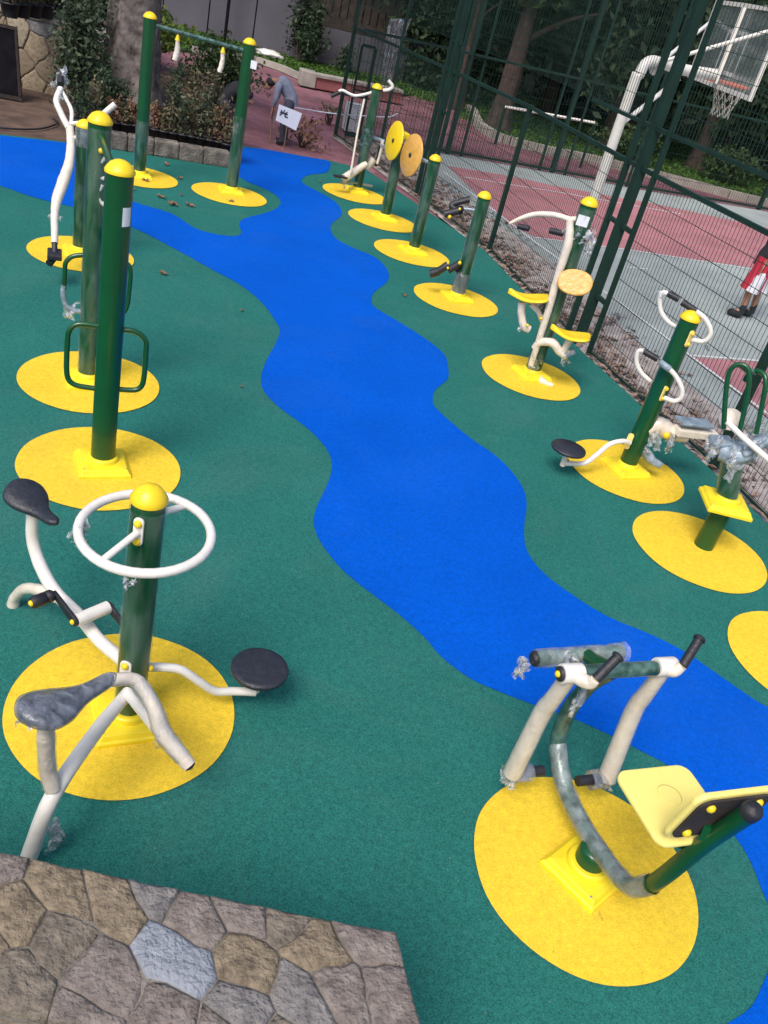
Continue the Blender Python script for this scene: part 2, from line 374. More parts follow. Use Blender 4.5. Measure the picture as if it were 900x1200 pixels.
def clump(centre, rad, n, k=14, tight=.33):
    c = np.array(centre); rad = np.array(rad)
    cc = RNG.normal(size=(k, 3)); cc /= np.linalg.norm(cc, axis=1, keepdims=True); cc *= RNG.uniform(.25, .95, (k, 1)) * rad
    idx = RNG.integers(0, k, n)
    return c + cc[idx] + RNG.normal(size=(n, 3)) * rad * tight * RNG.uniform(.6, 1.2, (k, 1))[idx]

def sheet(name, pts, z, m, kind='structure', th=0.0, parent=None):
    poly = [Vector((p[0], p[1], 0)) for p in pts]
    tris = geometry.tessellate_polygon([poly])
    mb = MB(); vs = [(p.x, p.y, z) for p in poly]
    fs = []
    for t in tris:
        a, b, c = (poly[i] for i in t)
        fs.append(t if (b - a).cross(c - a).z > 0 else (t[0], t[2], t[1]))
    mb.add(vs, fs)
    if th:
        n = len(poly); lo = [(p.x, p.y, z - th) for p in poly]
        area = sum(poly[i].x * poly[(i + 1) % n].y - poly[(i + 1) % n].x * poly[i].y for i in range(n))
        sides = [(i, n + i, n + (i + 1) % n, (i + 1) % n) if area > 0 else ((i + 1) % n, n + (i + 1) % n, n + i, i) for i in range(n)]
        mb.add(vs + lo, sides)
    o = mb.build(name, m, parent)
    if kind and parent is None: o['kind'] = kind
    return o

# ------------------------------------------------------------------ the ground
sheet('ground', [(-150, -40), (150, -40), (150, 200), (-150, 200)], -.10, 'dirt')
FL = [at(*q) for q in ((990, 700), (900, 605), (836, 545), (690, 413), (573, 293), (500, 236), (393, 158))]   # fence line on the ground, near to far
def fl_off(d, z=0):                       # the same line moved sideways (+ into the court)
    out = []
    for i, p in enumerate(FL):
        a = FL[max(i - 1, 0)]; b = FL[min(i + 1, len(FL) - 1)]; t = (b - a).normalized()
        out.append(Vector((p.x + t.y * d, p.y - t.x * d, z)))
    return out
edge = fl_off(-.09)
# plaza and paths of red block paving
sheet('red_plaza', [(-6.6, 12.6), (-2.5, 16.0), (-1.0, 14.5), (3, 17), (34, 30), (30, 44), (-4, 40), (-15, 33), (-13, 20), (-8.2, 16.5)], -.05, 'red_paving')
rub = [at(0, 157), at(75, 166), at(118, 172), at(150, 178), at(268, 190), at(287, 171), at(386, 188), at(430, 199)]
rub = [(-9, 11.6), (-7.4, 12.35)] + [(p.x, p.y) for p in rub] + [(p.x, p.y) for p in edge[::-1] if p.y < 15.3] + [(4.6, 4.2), (5.5, 1.0), (5.5, -3), (-9, -3)]
sheet('green_rubber_floor', rub, 0, 'green_rubber', th=.09)
blue_up = [(0, 159), (80, 168), (118, 176), (130, 195), (128, 215), (152, 235), (200, 250), (227, 267), (250, 274), (273, 277), (283, 273), (280, 263), (287, 256), (307, 251), (323, 245), (329, 237),
           (322, 228), (307, 220), (290, 213), (278, 205), (276, 195), (287, 173), (353, 183), (385, 189), (386, 198), (380, 203), (363, 205), (355, 209), (355, 215), (377, 227), (393, 237), (400, 247), (399, 254),
           (390, 261), (387, 269), (394, 280), (412, 290), (440, 302), (454, 317), (454, 330), (439, 342), (435, 352), (440, 361), (465, 376), (495, 395), (520, 415), (525, 432), (524, 445), (510, 457),
           (507, 468), (512, 480), (550, 513), (575, 530), (597, 550), (613, 573), (617, 593), (614, 617), (617, 645), (637, 672), (667, 695), (710, 722), (760, 743), (800, 763), (840, 790), (883, 820),
           (905, 833), (960, 875), (1040, 960), (1080, 1060), (1060, 1160), (1000, 1240)]
blue_dn = [(700, 1330), (760, 1262), (820, 1218), (857, 1197), (880, 1180), (892, 1157), (902, 1130), (906, 1095), (900, 1062), (892, 1042), (880, 1012), (862, 982), (825, 940), (812, 925), (787, 900), (750, 880), (717, 863), (673, 843), (627, 827),
           (583, 810), (550, 795), (517, 770), (497, 747), (467, 720), (430, 692), (400, 667), (377, 638), (368, 617), (370, 597), (383, 569), (389, 548), (383, 527), (360, 502), (330, 480), (310, 460), (306, 443),
           (312, 423), (323, 403), (328, 388), (323, 377), (307, 355), (280, 333), (250, 317), (207, 293), (156, 267), (111, 252), (87, 243), (60, 237), (29, 228), (0, 218), (-60, 205)]
A_ = smooth_path([at(*q) for q in blue_up], 3); B_ = smooth_path([at(*q) for q in blue_dn], 3)
bp_ = [Vector((-8.9, 11.5, 0))] + A_ + [Vector((4.3, .2, 0)), Vector((2.2, -.3, 0))] + B_ + [Vector((-8.9, 10.0, 0))]
sheet('blue_rubber_path', [(p.x, p.y) for p in bp_], .004, 'blue_rubber')
CIR = dict(A=(-.98, 2.96), B=(-1.96, 4.98), C=(-2.54, 6.13), D=(-3.82, 8.84), E=(-4.57, 12.40), F=(-3.34, 12.72), G=(-1.82, 14.79), H=(-1.17, 13.56),
           I=(-.56, 12.22), J=(.18, 10.68), K=(1.13, 8.77), L=(1.99, 7.12), M=(2.48, 6.04), N=(3.02, 4.88), O=(1.34, 2.74))
for k, (cx, cy) in CIR.items():
    pts = []
    for i in range(72):
        a = 2 * math.pi * i / 72; rr = .5395 + .006 * noise.noise(Vector((math.cos(a) * 2, math.sin(a) * 2, cx)))
        pts.append((cx + rr * math.cos(a), cy + rr * math.sin(a)))
    sheet('yellow_rubber_disc', pts, .008, 'yellow_rubber')

# court, edging strip, lines
strip = [(p.x, p.y) for p in fl_off(-.10)] + [(p.x, p.y) for p in fl_off(1.35)[::-1]]
sheet('fence_side_strip', strip, -.03, 'slab')
cs = [(p.x, p.y) for p in fl_off(1.05)]
FF = [(-3.06, 19.59), (-.72, 21.06), (1.77, 22.34), (4.0, 23.35), (7.58, 25.3), (16, 29.6)]
sheet('court_floor', cs[1:] + [(p[0], p[1]) for p in FF[1:]] + [(26, 26), (26, 4), (6, 4)], -.024, 'court_grey')
rp = [at(*q) for q in ((524, 193), (603, 206), (647, 216), (764, 237), (900, 266), (1010, 290), (1010, 345), (900, 316), (880, 312), (741, 292), (627, 276), (598, 262))]
sheet('red_court_area', [(p.x, p.y) for p in rp], -.020, 'court_red')
tp = [at(*q) for q in ((812, 417), (899, 423), (960, 428), (960, 530), (900, 487), (865, 457))]
sheet('red_key_area', [(p.x, p.y) for p in tp], -.020, 'court_red')
def line(a, b, wd=.05):
    a = at(*a); b = at(*b); d = (b - a).normalized(); n = Vector((-d.y, d.x, 0)) * wd / 2
    sheet('court_line', [(p.x, p.y) for p in (a - n, b - n, b + n, a + n)], -.016, 'line_white')
for a, b in (((520, 200), (627, 282)), ((627, 282), (718, 347)), ((718, 347), (812, 417)), ((812, 417), (960, 528)), ((627, 277), (741, 292)), ((741, 292), (900, 317)), ((900, 317), (1000, 341)),
             ((812, 415), (900, 422)), ((541, 206), (654, 224)), ((654, 224), (800, 250)), ((736, 312), (760, 314))):
    line(a, b)
# concrete edging slabs along the fence, seen between rubber and court
pv = thing('edging_pavement', (0, 0, 0), 'row of leaf strewn grey paving slabs along the court side of the green fence', 'pavement')
o1, o2 = fl_off(.62), fl_off(1.04)
def lerp_line(Lp, s):
    acc = 0
    for i in range(len(Lp) - 1):
        L_ = (Lp[i + 1] - Lp[i]).length
        if s <= acc + L_ or i == len(Lp) - 2: return Lp[i].lerp(Lp[i + 1], (s - acc) / L_)
        acc += L_
tot = sum((FL[i + 1] - FL[i]).length for i in range(len(FL) - 1))
nsl = 27
def lp(Lp, f):
    i = min(int(f), len(Lp) - 2); return Lp[i].lerp(Lp[i + 1], f - i)
cum = [0]
for i in range(len(FL) - 1): cum.append(cum[-1] + (FL[i + 1] - FL[i]).length)
def par(s):
    for i in range(len(FL) - 1):
        if s <= cum[i + 1]: return i + (s - cum[i]) / (cum[i + 1] - cum[i])
    return len(FL) - 1 - 1e-6
for r_, (oa, ob) in enumerate(((fl_off(.12), fl_off(.60)), (o1, o2))):
    for k in range(nsl):
        s0, s1 = (k + .012) / nsl * tot, (k + .988) / nsl * tot
        z = -.018 + random.uniform(-.004, .004)
        q = [lp(oa, par(s0)), lp(oa, par(s1)), lp(ob, par(s1)), lp(ob, par(s0))]
        MB().add([(p.x, p.y, z) for p in q] + [(p.x, p.y, z - .05) for p in q], [(3, 2, 1, 0)[::1], (0, 1, 5, 4), (1, 2, 6, 5), (2, 3, 7, 6), (3, 0, 4, 7)]).build('paving_slab', 'slab', pv)

# leaf litter along the fence
n = 3600; C = []
for i in range(n):
    f = random.random() ** .8 * tot; k = par(f); d = random.choice((abs(random.gauss(0, .22)), random.gauss(.15, .3), random.uniform(-.02, 1.3)))
    d = max(-.06, d)
    if noise.noise(Vector((f * .9, d * 1.5, 3))) < -.05 and random.random() < .75: continue
    a = FL[int(k)]; b = FL[min(int(k) + 1, len(FL) - 1)]; t = (b - a).normalized(); p = a.lerp(b, k - int(k))
    C.append((p.x + t.y * d, p.y - t.x * d, -.008 + random.uniform(0, .015) + (.012 if d < -.02 else 0)))
tag(quads('leaf_litter', C, RNG.uniform(.03, .10, len(C)), 'leaf_litter', flat=True, up=.3), 'brown fallen leaves lying thick along the foot of the green fence', 'leaves', kind='stuff')

# ------------------------------------------------------------------ the court cage
ffn = thing('court_fence', FL[3], 'dark green wire mesh cage fence running beside the row of exercise machines', 'fence')
ZT, ZU, ZTOP = 2.04, 2.45, 4.6
def post(p, par_, h=ZTOP, wd=.07, dp=.07, d=None):
    d = d or Vector((-.39, .92, 0))
    mb = MB(); mb.box((p[0], p[1], h / 2 - .03), (dp, wd, h + .06), Matrix.Rotation(math.atan2(-d.x, d.y), 3, 'Z')); return mb.build('post', 'fence_green', par_, bevel=.004)
def mesh_panel(a, b, z0, z1, par_, step=.055, hz=.20, w_=.0045):
    a, b = Vector((a[0], a[1], 0)), Vector((b[0], b[1], 0)); d = b - a; L_ = d.length; d.normalize(); nrm = Vector((d.y, -d.x, 0)); mb = MB()
    nv = max(2, int(L_ / step))
    for i in range(nv + 1):
        p = a + d * (L_ * i / nv); mb.bar((p.x, p.y, z0), (p.x, p.y, z1), w_, w_)
    k = int((z1 - z0) / hz)
    for i in range(k + 1):
        z = z0 + (z1 - z0) * i / k; q = nrm * .005
        mb.bar((a + q + Vector((0, 0, z))), (b + q + Vector((0, 0, z))), w_ * 1.25, w_ * 1.25)
    return mb.build('wire_mesh', 'fence_green', par_, kind='stuff')
def trio(i, par_, d0=.32, wm=.10):
    p = FL[i]; d = (FL[i + 1] - FL[i]).normalized()
    ps = [p, p + d * d0, p + d * 2 * d0]
    post(ps[0], par_, wd=.05, dp=.05, d=d); post(ps[1], par_, wd=wm, dp=.10, d=d); post(ps[2], par_, wd=.06, dp=.06, d=d)
    for z, a, b in ((1.42, 0, 2), (.60, 0, 1)):
        q = [ps[a].copy(), ps[b].copy()]; n_ = Vector((d.y, -d.x, 0)) * .0
        for s_ in range(a, b):
            u0 = ps[s_] + d * .03; u1 = ps[s_ + 1] - d * .05
            MB().bar((u0.x, u0.y, z), (u1.x, u1.y, z), .05, .045).build('rung', 'fence_green', par_)
    return ps
t3 = trio(3, ffn); t5 = trio(5, ffn, .22, .08)
spans = [(FL[0], FL[2]), (FL[2], t3[0]), (t3[2], FL[4]), (FL[4], t5[0]), (t5[2], FL[6])]
for p in (FL[0], FL[2], FL[6]): post(p, ffn)
post(FL[4], ffn, h=ZT + .03, wd=.06, dp=.06)
for q in ((.5,),):
    p = t5[2].lerp(FL[6], .45); post(p, ffn, wd=.05, dp=.05)
rl = t3[2] + (FL[4] - t3[2]).normalized() * 1.3
MB().bar((t3[2].x, t3[2].y, ZU), (rl.x, rl.y, ZU), .036, .036).build('rail', 'fence_green', ffn)
for si, (a, b) in enumerate(spans):
    dd = (b - a).normalized() * .04; a2 = a + dd; b2 = b - dd
    for z, q_ in ((.02, .022), (ZT, .045), (ZU, .036), (ZTOP - .05, .045)):
        if z == ZU and si > 1: continue
        MB().bar((a2.x, a2.y, z), (b2.x, b2.y, z), q_, q_).build('rail', 'fence_green', ffn)
    mesh_panel(a2, b2, .045, ZT - .025, ffn); mesh_panel(a2, b2, ZU + .025, ZTOP - .08, ffn)
for i_ in (t3, t5):
    for a, b in ((i_[0], i_[1]), (i_[1], i_[2])):
        dd = (b - a).normalized() * .055
        for z in (ZT, ZU): MB().bar((a.x + dd.x, a.y + dd.y, z), (b.x - dd.x, b.y - dd.y, z), .045, .045).build('rail', 'fence_green', ffn)
for q in ((886, 0, 0),): pass
# far end of the cage
far = thing('court_fence', (FF[2][0], FF[2][1], 0), 'far end fence of the court cage in front of the lawn and dark trees', 'fence')
FP = [Vector((*p, 0)) for p in FF]
FP[0] = FL[6] + Vector((.12, .07, 0))
for i in range(len(FP) - 1):
    a, b = FP[i], FP[i + 1]; d = (b - a).normalized(); dd = d * .05
    if i: post(a, far, wd=.09, dp=.09, d=d)
    if 0 < i < 4:
        for s_ in (-1, 1): post(a + d * .35 * s_, far, wd=.05, dp=.05, d=d)
    n_ = Vector((d.y, -d.x, 0)) * .06
    for z in (.05, ZT, ZTOP - .05): MB().bar((a.x + dd.x + n_.x, a.y + dd.y + n_.y, z), (b.x - dd.x + n_.x, b.y - dd.y + n_.y, z), .05, .05).build('rail', 'fence_green', far)
    mesh_panel(a + dd - n_, b - dd - n_, .08, ZT - .03, far, step=.08, hz=.25, w_=.006); mesh_panel(a + dd - n_, b - dd - n_, ZU + .03, ZTOP - .08, far, step=.08, hz=.25, w_=.006)
post(FP[-1], far, d=Vector((.86, .5, 0)))
# white crossbar of a small goal beyond the court
gl = thing('goal_frame', (1.6, 23.4, 0), 'white goal crossbar standing behind the far mesh fence under the trees', 'goal')
g0, g1 = on(592, 125, (1.6, 24.5)), on(697, 144, (1.6, 24.5))
MB().tube([g0, g1], .035).build('crossbar', 'white_paint', gl)
for g_ in (g0, g1): MB().tube([(g_.x, g_.y, -.05), (g_.x, g_.y, g_.z - .036)], .03).build('upright', 'fence_green', gl)

# ------------------------------------------------------------------ basketball hoop
hb = Vector((1.63, 12.42, 0))
hp = thing('basketball_hoop', hb, 'white steel basketball stand with clear backboard and orange ring behind the wire fence', 'basketball hoop')
bu = Vector((.142, -.99, 0)).normalized(); bn = Vector((.99, .142, 0)).normalized()      # board edge direction (towards us) and facing
BR = at(879, 119, 2.85); BR.z = 2.85; BWID, BHT = 2.5, 1.0
Cb = BR - bu * BWID / 2; Cb.z = 2.85
elbow = Vector((hb.x, hb.y, 2.86))
ac = Cb - bn * .10; ac.z = 3.0
MB().tube([hb + Vector((0, 0, -.05)), hb + Vector((0, 0, 2.55)), hb + Vector((.03, .02, 2.80)), hb.lerp(ac, .12) * 1 + Vector((0, 0, 2.62)), Vector((ac.x * .55 + hb.x * .45, ac.y * .55 + hb.y * .45, 2.97)), ac], .067, 18, n=8).build('pole', 'white_paint', hp)
cl = hb.lerp(ac, .2); cl.z = 2.89
MB().lathe([(.085, -.02), (.085, .02)], (cl.x, cl.y, 2.92), (ac - Vector((hb.x, hb.y, 2.85)))).build('collar', 'white_paint', hp)
MB().tube([(hb.x, hb.y, 2.2), Vector((hb.x + (ac.x - hb.x) * .55, hb.y + (ac.y - hb.y) * .55, 2.86))], .03).build('brace', 'white_paint', hp)
top_z = 2.85 + BHT
for s_ in (-1, 1):
    e = Cb + bu * s_ * BWID * .42 - bn * .03; MB().tube([(hb.x + .25, hb.y + .1, 3.0), (e.x, e.y, top_z - .25)], .024).build('brace', 'white_paint', hp)
def bpnt(u_, z, nn=0): q = Cb + bu * u_ + bn * nn; return Vector((q.x, q.y, z))
fr = MB()
hw = BWID / 2
fr.bar(bpnt(-hw, 2.875), bpnt(hw, 2.875), .04, .05); fr.bar(bpnt(-hw, top_z - .025), bpnt(hw, top_z - .025), .04, .05)
fr.bar(bpnt(-hw + .025, 2.901), bpnt(-hw + .025, top_z - .051), .05, .04, up=bn); fr.bar(bpnt(hw - .025, 2.901), bpnt(hw - .025, top_z - .051), .05, .04, up=bn)
bb = MB().box(bpnt(0, 2.85 + BHT / 2), (BWID - .1, .012, BHT - .1), Matrix((bu, bn, (0, 0, 1))).transposed()).build('backboard', 'acrylic', hp)
fr.build('board_frame', 'white_paint', hp)
MB().bar(bpnt(-.04, 2.902, -.04), bpnt(-.04, top_z - .052, -.04), .03).bar(bpnt(.04, 2.902, -.04), bpnt(.04, top_z - .052, -.04), .03).build('board_spine', 'white_paint', hp)
sq = MB()
for a, b in (((-.36, 3.05), (.36, 3.05)), ((-.36, 3.52), (.36, 3.52)), ((-.36, 3.075), (-.36, 3.495)), ((.36, 3.075), (.36, 3.495))):
    sq.bar(bpnt(a[0], a[1], .009), bpnt(b[0], b[1], .009), .045, .006, up=bn) if a[1] == b[1] else sq.bar(bpnt(a[0], a[1], .009), bpnt(b[0], b[1], .009), .006, .045, up=(bu))
sq.build('target_square', 'line_white', hp)
rc = on(857, 99, (BR.x, BR.y, 0), .36, n=bn)

ru = (rc - Cb).dot(bu)
MB().tube([rc + Vector((math.cos(a) * .235, math.sin(a) * .235, 0)) for a in np.linspace(0, 2 * math.pi, 24, endpoint=False)], .022, 10, closed=True, n=1).build('ring', 'orange', hp)
MB().box(bpnt(ru, rc.z, .075), (.2, .13, .12), Matrix((bu, bn, (0, 0, 1))).transposed()).build('ring_bracket', 'orange', hp)
nm = MB(); prof = [(.225, 0), (.19, -.12), (.15, -.24), (.125, -.34), (.135, -.42)]
for k in range(10):
    for sgn in (-1, 1):
        pts = [rc + Vector((r_ * math.cos(2 * math.pi * (k + sgn * j * .5) / 10), r_ * math.sin(2 * math.pi * (k + sgn * j * .5) / 10), z)) for j, (r_, z) in enumerate(prof)]
        nm.tube(pts, .006, 4, raw=True)
nm.build('net', 'net', hp)

# ------------------------------------------------------------------ shared machine pieces
def base_cover(par_, c, z=0.0, ang=30, s=.33):
    rot = Matrix.Rotation(R(ang), 3, 'Z'); mb = MB(); h = s / 2
    rings = [(h, 0), (h, .028), (h * .93, .036), (h * .86, .060), (h * .60, .066)]
    vs = []
    for r_, zz in rings: vs += [Vector(c) * 1 + rot @ Vector((x * r_, y * r_, zz)) + Vector((0, 0, z)) for x, y in ((-1, -1), (1, -1), (1, 1), (-1, 1))]
    fs = [(i * 4 + k, i * 4 + (k + 1) % 4, i * 4 + 4 + (k + 1) % 4, i * 4 + 4 + k) for i in range(4) for k in range(4)] + [(16, 17, 18, 19), (3, 2, 1, 0)]
    mb.add(vs, fs); mb.lathe([(.105, 0), (.10, .03), (.088, .035)], Vector(c) + Vector((0, 0, z + .062)))
    o = mb.build('base_cover', 'cover_yellow', par_, bevel=.006)
    for sx in (-1, 1):
        p = Vector(c) + rot @ Vector((sx * h * .80, -h * .72, 0)); MB().lathe([(.007, 0), (.007, .006), (.003, .009)], p + Vector((0, 0, z + .055)), segs=8).build('screw', 'steel', o)
    return o
def column(par_, b, h, r=.078, wrapped=True, z0=.0, film_m='film_thin'):
    MB().lathe([(r, z0), (r, h)], (b[0], b[1], 0), segs=28).build('post', 'green_paint', par_)
    c = MB().lathe([(r + .006, 0), (r + .007, .014), (r * .95, .032), (r * .70, .056), (r * .36, .070), (0.0, .075)], (b[0], b[1], h), segs=28)
    c.build('cap', 'yellow_plastic', par_)
    if wrapped:
        MB().tube([(b[0], b[1], z) for z in np.linspace(max(z0, .07) + .02, h - .03, 26)], r + .006, 24, jit=.07, caps=False, raw=True).build('plastic_film', film_m, par_)
def wisp(par_, p, n=5, s=.05, m='film', pull=(0, 0, -1)):
    mb = MB(); p = Vector(p); m = 'film_loose' if m == 'film' else m
    for i in range(max(2, min(4, n // 2))):
        a = p + Vector([random.uniform(-s, s) * .35 for _ in range(3)])
        q = a + Vector([random.uniform(-s, s) for _ in range(3)]) * .6 + Vector(pull) * s * random.uniform(.6, 1.3); x = Vector([random.gauss(0, 1) for _ in range(3)]).normalized() * s * random.uniform(1.0, 1.5)
        g = 9; vs = []; ph = random.uniform(0, 50)
        for u_ in range(g + 1):
            for v_ in range(g + 1):
                t_, k_ = u_ / g, v_ / g - .5
                nv_ = noise.noise_vector(Vector((t_ * 2.6 + ph, k_ * 4.2, ph * .3))) * .75 + noise.noise_vector(Vector((t_ * 7 + ph, k_ * 10, ph))) * .18
                vs.append(a.lerp(q, t_) + x * k_ * (1 - .55 * t_) + nv_ * s * .75)
        mb.add(vs, [(u_ * (g + 1) + v_, u_ * (g + 1) + v_ + 1, (u_ + 1) * (g + 1) + v_ + 1, (u_ + 1) * (g + 1) + v_) for u_ in range(g) for v_ in range(g)], True)
    return mb.build('plastic_film', m, par_)
def saddle(par_, c, d, L_=.34, wd=.21, th=.055, m='seat_black', name='seat', nose_drop=.02):
    # d: horizontal direction of the nose. bike saddle: broad padded rear, narrow nose
    d = Vector(d).normalized(); sd_ = Vector((-d.y, d.x, 0)); N = 14; K = 16; vs = []
    for i in range(N):
        t = i / (N - 1); x = (t - .42) * L_
        hw_ = wd / 2 * (math.sin(min(1, t / .22) * math.pi / 2) ** .6 * (1 - .70 * (1 / (1 + math.exp(-(t - .50) * 13)))) if t < .999 else .06) if t > 0 else .02
        if t > .93: hw_ *= math.sqrt(max(.05, 1 - ((t - .93) / .075) ** 2))
        zc = .016 * math.cos(t * math.pi * 1.6) - nose_drop * t
        hh = th * (1 - .35 * t) * (.55 if i in (0, N - 1) else 1)
        for k in range(K):
            a = 2 * math.pi * k / K; ca, sa = math.cos(a), math.sin(a)
            yy = math.copysign(abs(ca) ** .7, ca) * hw_; zz = math.copysign(abs(sa) ** .8, sa) * hh / 2 - (yy / (wd / 2)) ** 2 * .018 + zc
            vs.append(Vector(c) + d * x + sd_ * yy + Vector((0, 0, zz)))
    fs = [(i * K + k, i * K + (k + 1) % K, (i + 1) * K + (k + 1) % K, (i + 1) * K + k) for i in range(N - 1) for k in range(K)] + [tuple(range(K))[::-1], tuple(range((N - 1) * K, N * K))]
    return MB().add(vs, fs, True).build(name, m, par_, subsurf=1)
def pedal(par_, a, b, r=.034, cap=True, m='black_plastic'):
    a, b = Vector(a), Vector(b); d = (b - a).normalized(); L_ = (b - a).length
    o = MB().lathe([(r * .8, 0), (r, .01), (r, L_ * .3), (r * .86, L_ * .32), (r * .86, L_ * .36), (r, L_ * .38), (r, L_ - .01), (r * .8, L_)], a, d, 12).build('pedal', m, par_)
    if cap: MB().lathe([(.015, 0), (.014, .008), (.004, .013)], b, d, 10).build('pedal_bolt', 'yellow_plastic', o)
    return o
def crank_arm(par_, a, b, w0=.05, w1=.034, th=.018, n=None):
    a, b = Vector(a), Vector(b); d = b - a; n = Vector(n or (0, 0, 1)); L_ = d.length
    poly = [(w0 / 2 * math.cos(t), w0 / 2 * math.sin(t)) for t in np.linspace(math.pi / 2, 1.5 * math.pi, 8)] + [(L_ + w1 / 2 * math.cos(t), w1 / 2 * math.sin(t)) for t in np.linspace(-math.pi / 2, math.pi / 2, 8)]
    o = MB().plate(poly, th, frame(a, d, n)).build('crank_arm', 'black_plastic', par_, bevel=.003); return o
def bolt(par_, p, d, r=.014, m='yellow_plastic'):
    return MB().lathe([(r, 0), (r, r * .5), (r * .5, r * .95), (0.0, r)], p, d, 10).build('bolt', m, par_)

# ------------------------------------------------------------------ A: three-place bike, wheel and waist machine (front left)
b = Vector((-.935, 2.91, 0))
A = thing('exercise_machine', b, 'three seat machine with round white steering wheel, two pedal bikes and black twisting disc', 'exercise machine')
base_cover(A, b, ang=30)
column(A, b, 1.275, .070)
rng_c = Vector((b.x, b.y, 1.12)); RW = .268
MB().tube([rng_c + Vector((math.cos(a) * RW, math.sin(a) * RW, .012 * math.sin(a))) for a in np.linspace(0, 2 * math.pi, 40, endpoint=False)], .0205, 14, closed=True, n=1, jit=.05).build('steering_wheel', 'white_paint', A)
fd = Vector((.12, -1, 0)).normalized()
pb = on(161, 612, b, -.075); pt = b + fd * .078 + Vector((0, 0, 1.17))
pdir = Vector((-.10, -.995, 0)).normalized(); pp = b + pdir * .076 + Vector((0, 0, 1.165))
MB().plate(rounded(.045, .135, .02), .012, frame(pp, Vector((1, -.1, 0)), pdir)).build('bracket_plate', 'white_paint', A, bevel=.003)
for z in (.042, -.045): bolt(A, pp + pdir * .006 + Vector((0, 0, z)), pdir, .017)
MB().tube([pp + pdir * .01 + Vector((0, 0, .0)), rng_c + Vector((-.30, -.954, 0)) * (RW - .012)], .015, n=1).build('wheel_spoke', 'white_paint', A)
bk = b - pdir * .076 + Vector((0, 0, 1.165))
MB().tube([bk, rng_c + Vector((.30, .954, 0)) * (RW - .01)], .015).build('wheel_spoke', 'white_paint', A)
wisp(A, rng_c + Vector((-.25, -.10, -.03)), 8, .06); wisp(A, rng_c + Vector((-.26, -.04, 0)), 4, .04); wisp(A, on(205, 588, rng_c, .2), 4, .04, 'film_thin'); wisp(A, rng_c + Vector((.05, -.3, -.02)), 4, .04)
# upper bike
d1 = Vector((-.84, .54, 0)).normalized(); n1 = Vector((d1.y, -d1.x, 0))
def A1(x, y, s=0): return on(x, y, b, s, n=(d1.y, -d1.x, 0))   # on the upright plane of this bike
pl = [A1(152, 780), A1(118, 752), A1(95, 724), A1(66, 695), A1(48, 664), A1(38, 632), A1(38, 600)]
MB().tube(pl, [.032, .032, .032, .033, .032, .030, .029], 16, jit=.03).build('frame_tube', 'white_paint', A)
MB().tube([A1(66, 700), A1(48, 692), A1(30, 690), A1(18, 700), A1(15, 712)], [.028, .030, .030, .029, .034], 14, jit=.10).build('foot_tube', 'cream_wrap', A)
wisp(A, A1(13, 706), 9, .06)
saddle(A, A1(38, 588) + Vector((0, 0, .015)), -d1, .37, .22, .06)
hub = A1(108, 722)
MB().lathe([(.032, -.085), (.032, .085)], hub + Vector((0, 0, .015)), n1, 16).build('crank_housing', 'white_paint', A)
hs = 1 if n1.y < 0 else -1
ne = n1 * hs                                              # towards us
c0 = hub + Vector((0, 0, .015)) + ne * .094; c1 = A1(64, 703, hs * .094 if (n1 * 1).dot(ne) > 0 else -.094)
c1 = c0 + (A1(64, 706) - A1(86, 736)) * 1.0
ca = crank_arm(A, c0, c1, n=ne); bolt(A, c0 + ne * .010, ne, .013)
pedal(A, c1 + ne * .01, c1 + ne * .12, .031)
c2 = hub + Vector((0, 0, .015)) - ne * .094; c3 = c2 - (c1 - c0); crank_arm(A, c2, c3, n=ne); pedal(A, c3 - ne * .01, c3 - ne * .11, .031)
# near bike
d2 = Vector((.05, -1, 0)).normalized(); nn2 = Vector((1, .05, 0)).normalized()
def A2(x, y, s=0): return on(x, y, b, s, n=(1, .05, 0))
zj = lambda x, y, z: at(x, y, z)
q0, q1, q2, q3 = at(150, 812, .30), at(112, 858, .36), at(62, 932, .36), at(34, 1004, .06)
MB().tube([q0, q1, q2, q3], [.030, .031, .032, .034], 16, jit=.04).build('frame_tube', 'white_paint', A)
MB().tube([at(62, 925, .385), at(56, 900, .48), at(54, 862, .66), at(55, 845, .75)], [.031, .031, .032, .032], 16, jit=.05).build('seat_tube', 'cream_wrap', A)
MB().tube([at(62, 925, .385), at(56, 900, .48), at(54, 862, .66)], [.036, .037, .036], 16, jit=.12, caps=False).build('plastic_film', 'film_thin', A)
wisp(A, at(60, 972, .16), 12, .06); wisp(A, at(66, 985, .12), 6, .05, 'film_thin')
sc = at(66, 822, .80); sn = at(130, 802, .74); sdirn = Vector((sn.x - sc.x, sn.y - sc.y, 0))
saddle(A, at(72, 818, .81), sdirn, .40, .20, .062, nose_drop=.03)
sx = saddle(A, at(72, 818, .812), sdirn, .42, .215, .075, m='film_dense', name='plastic_film', nose_drop=.03)
wisp(A, at(30, 838, .78), 5, .045, 'film')
# curved bar right of the near bike, ending in a capped stub
h0, h1, h2, h3, h4 = at(128, 797, .66), at(160, 798, .62), at(180, 828, .54), at(192, 860, .44), at(222, 897, .34)
MB().tube([h0, h1, h2, h3, h4], [.028, .029, .030, .036, .030], 16, jit=.06).build('curved_bar', 'cream_wrap', A)
MB().tube([h1, h2, h3, h4.lerp(h3, .25)], [.033, .035, .042, .036], 16, jit=.14, caps=False).build('plastic_film', 'film', A)
MB().lathe([(.024, -.004), (.024, .008), (.017, .012)], h4, (h4 - h3), 14).build('bar_cap', 'black_plastic', A)
bolt(A, h4 + (h4 - h3).normalized() * .011, (h4 - h3), .010)
MB().tube([at(150, 812, .34), at(166, 832, .36), at(182, 852, .40)], .026, 14).build('bar_strut', 'white_paint', A)
wisp(A, h3, 5, .05, 'film_thin')
zz = .36; pq = b + Vector((-.12, -.99, 0)).normalized() * .076 + Vector((0, 0, zz + .02))
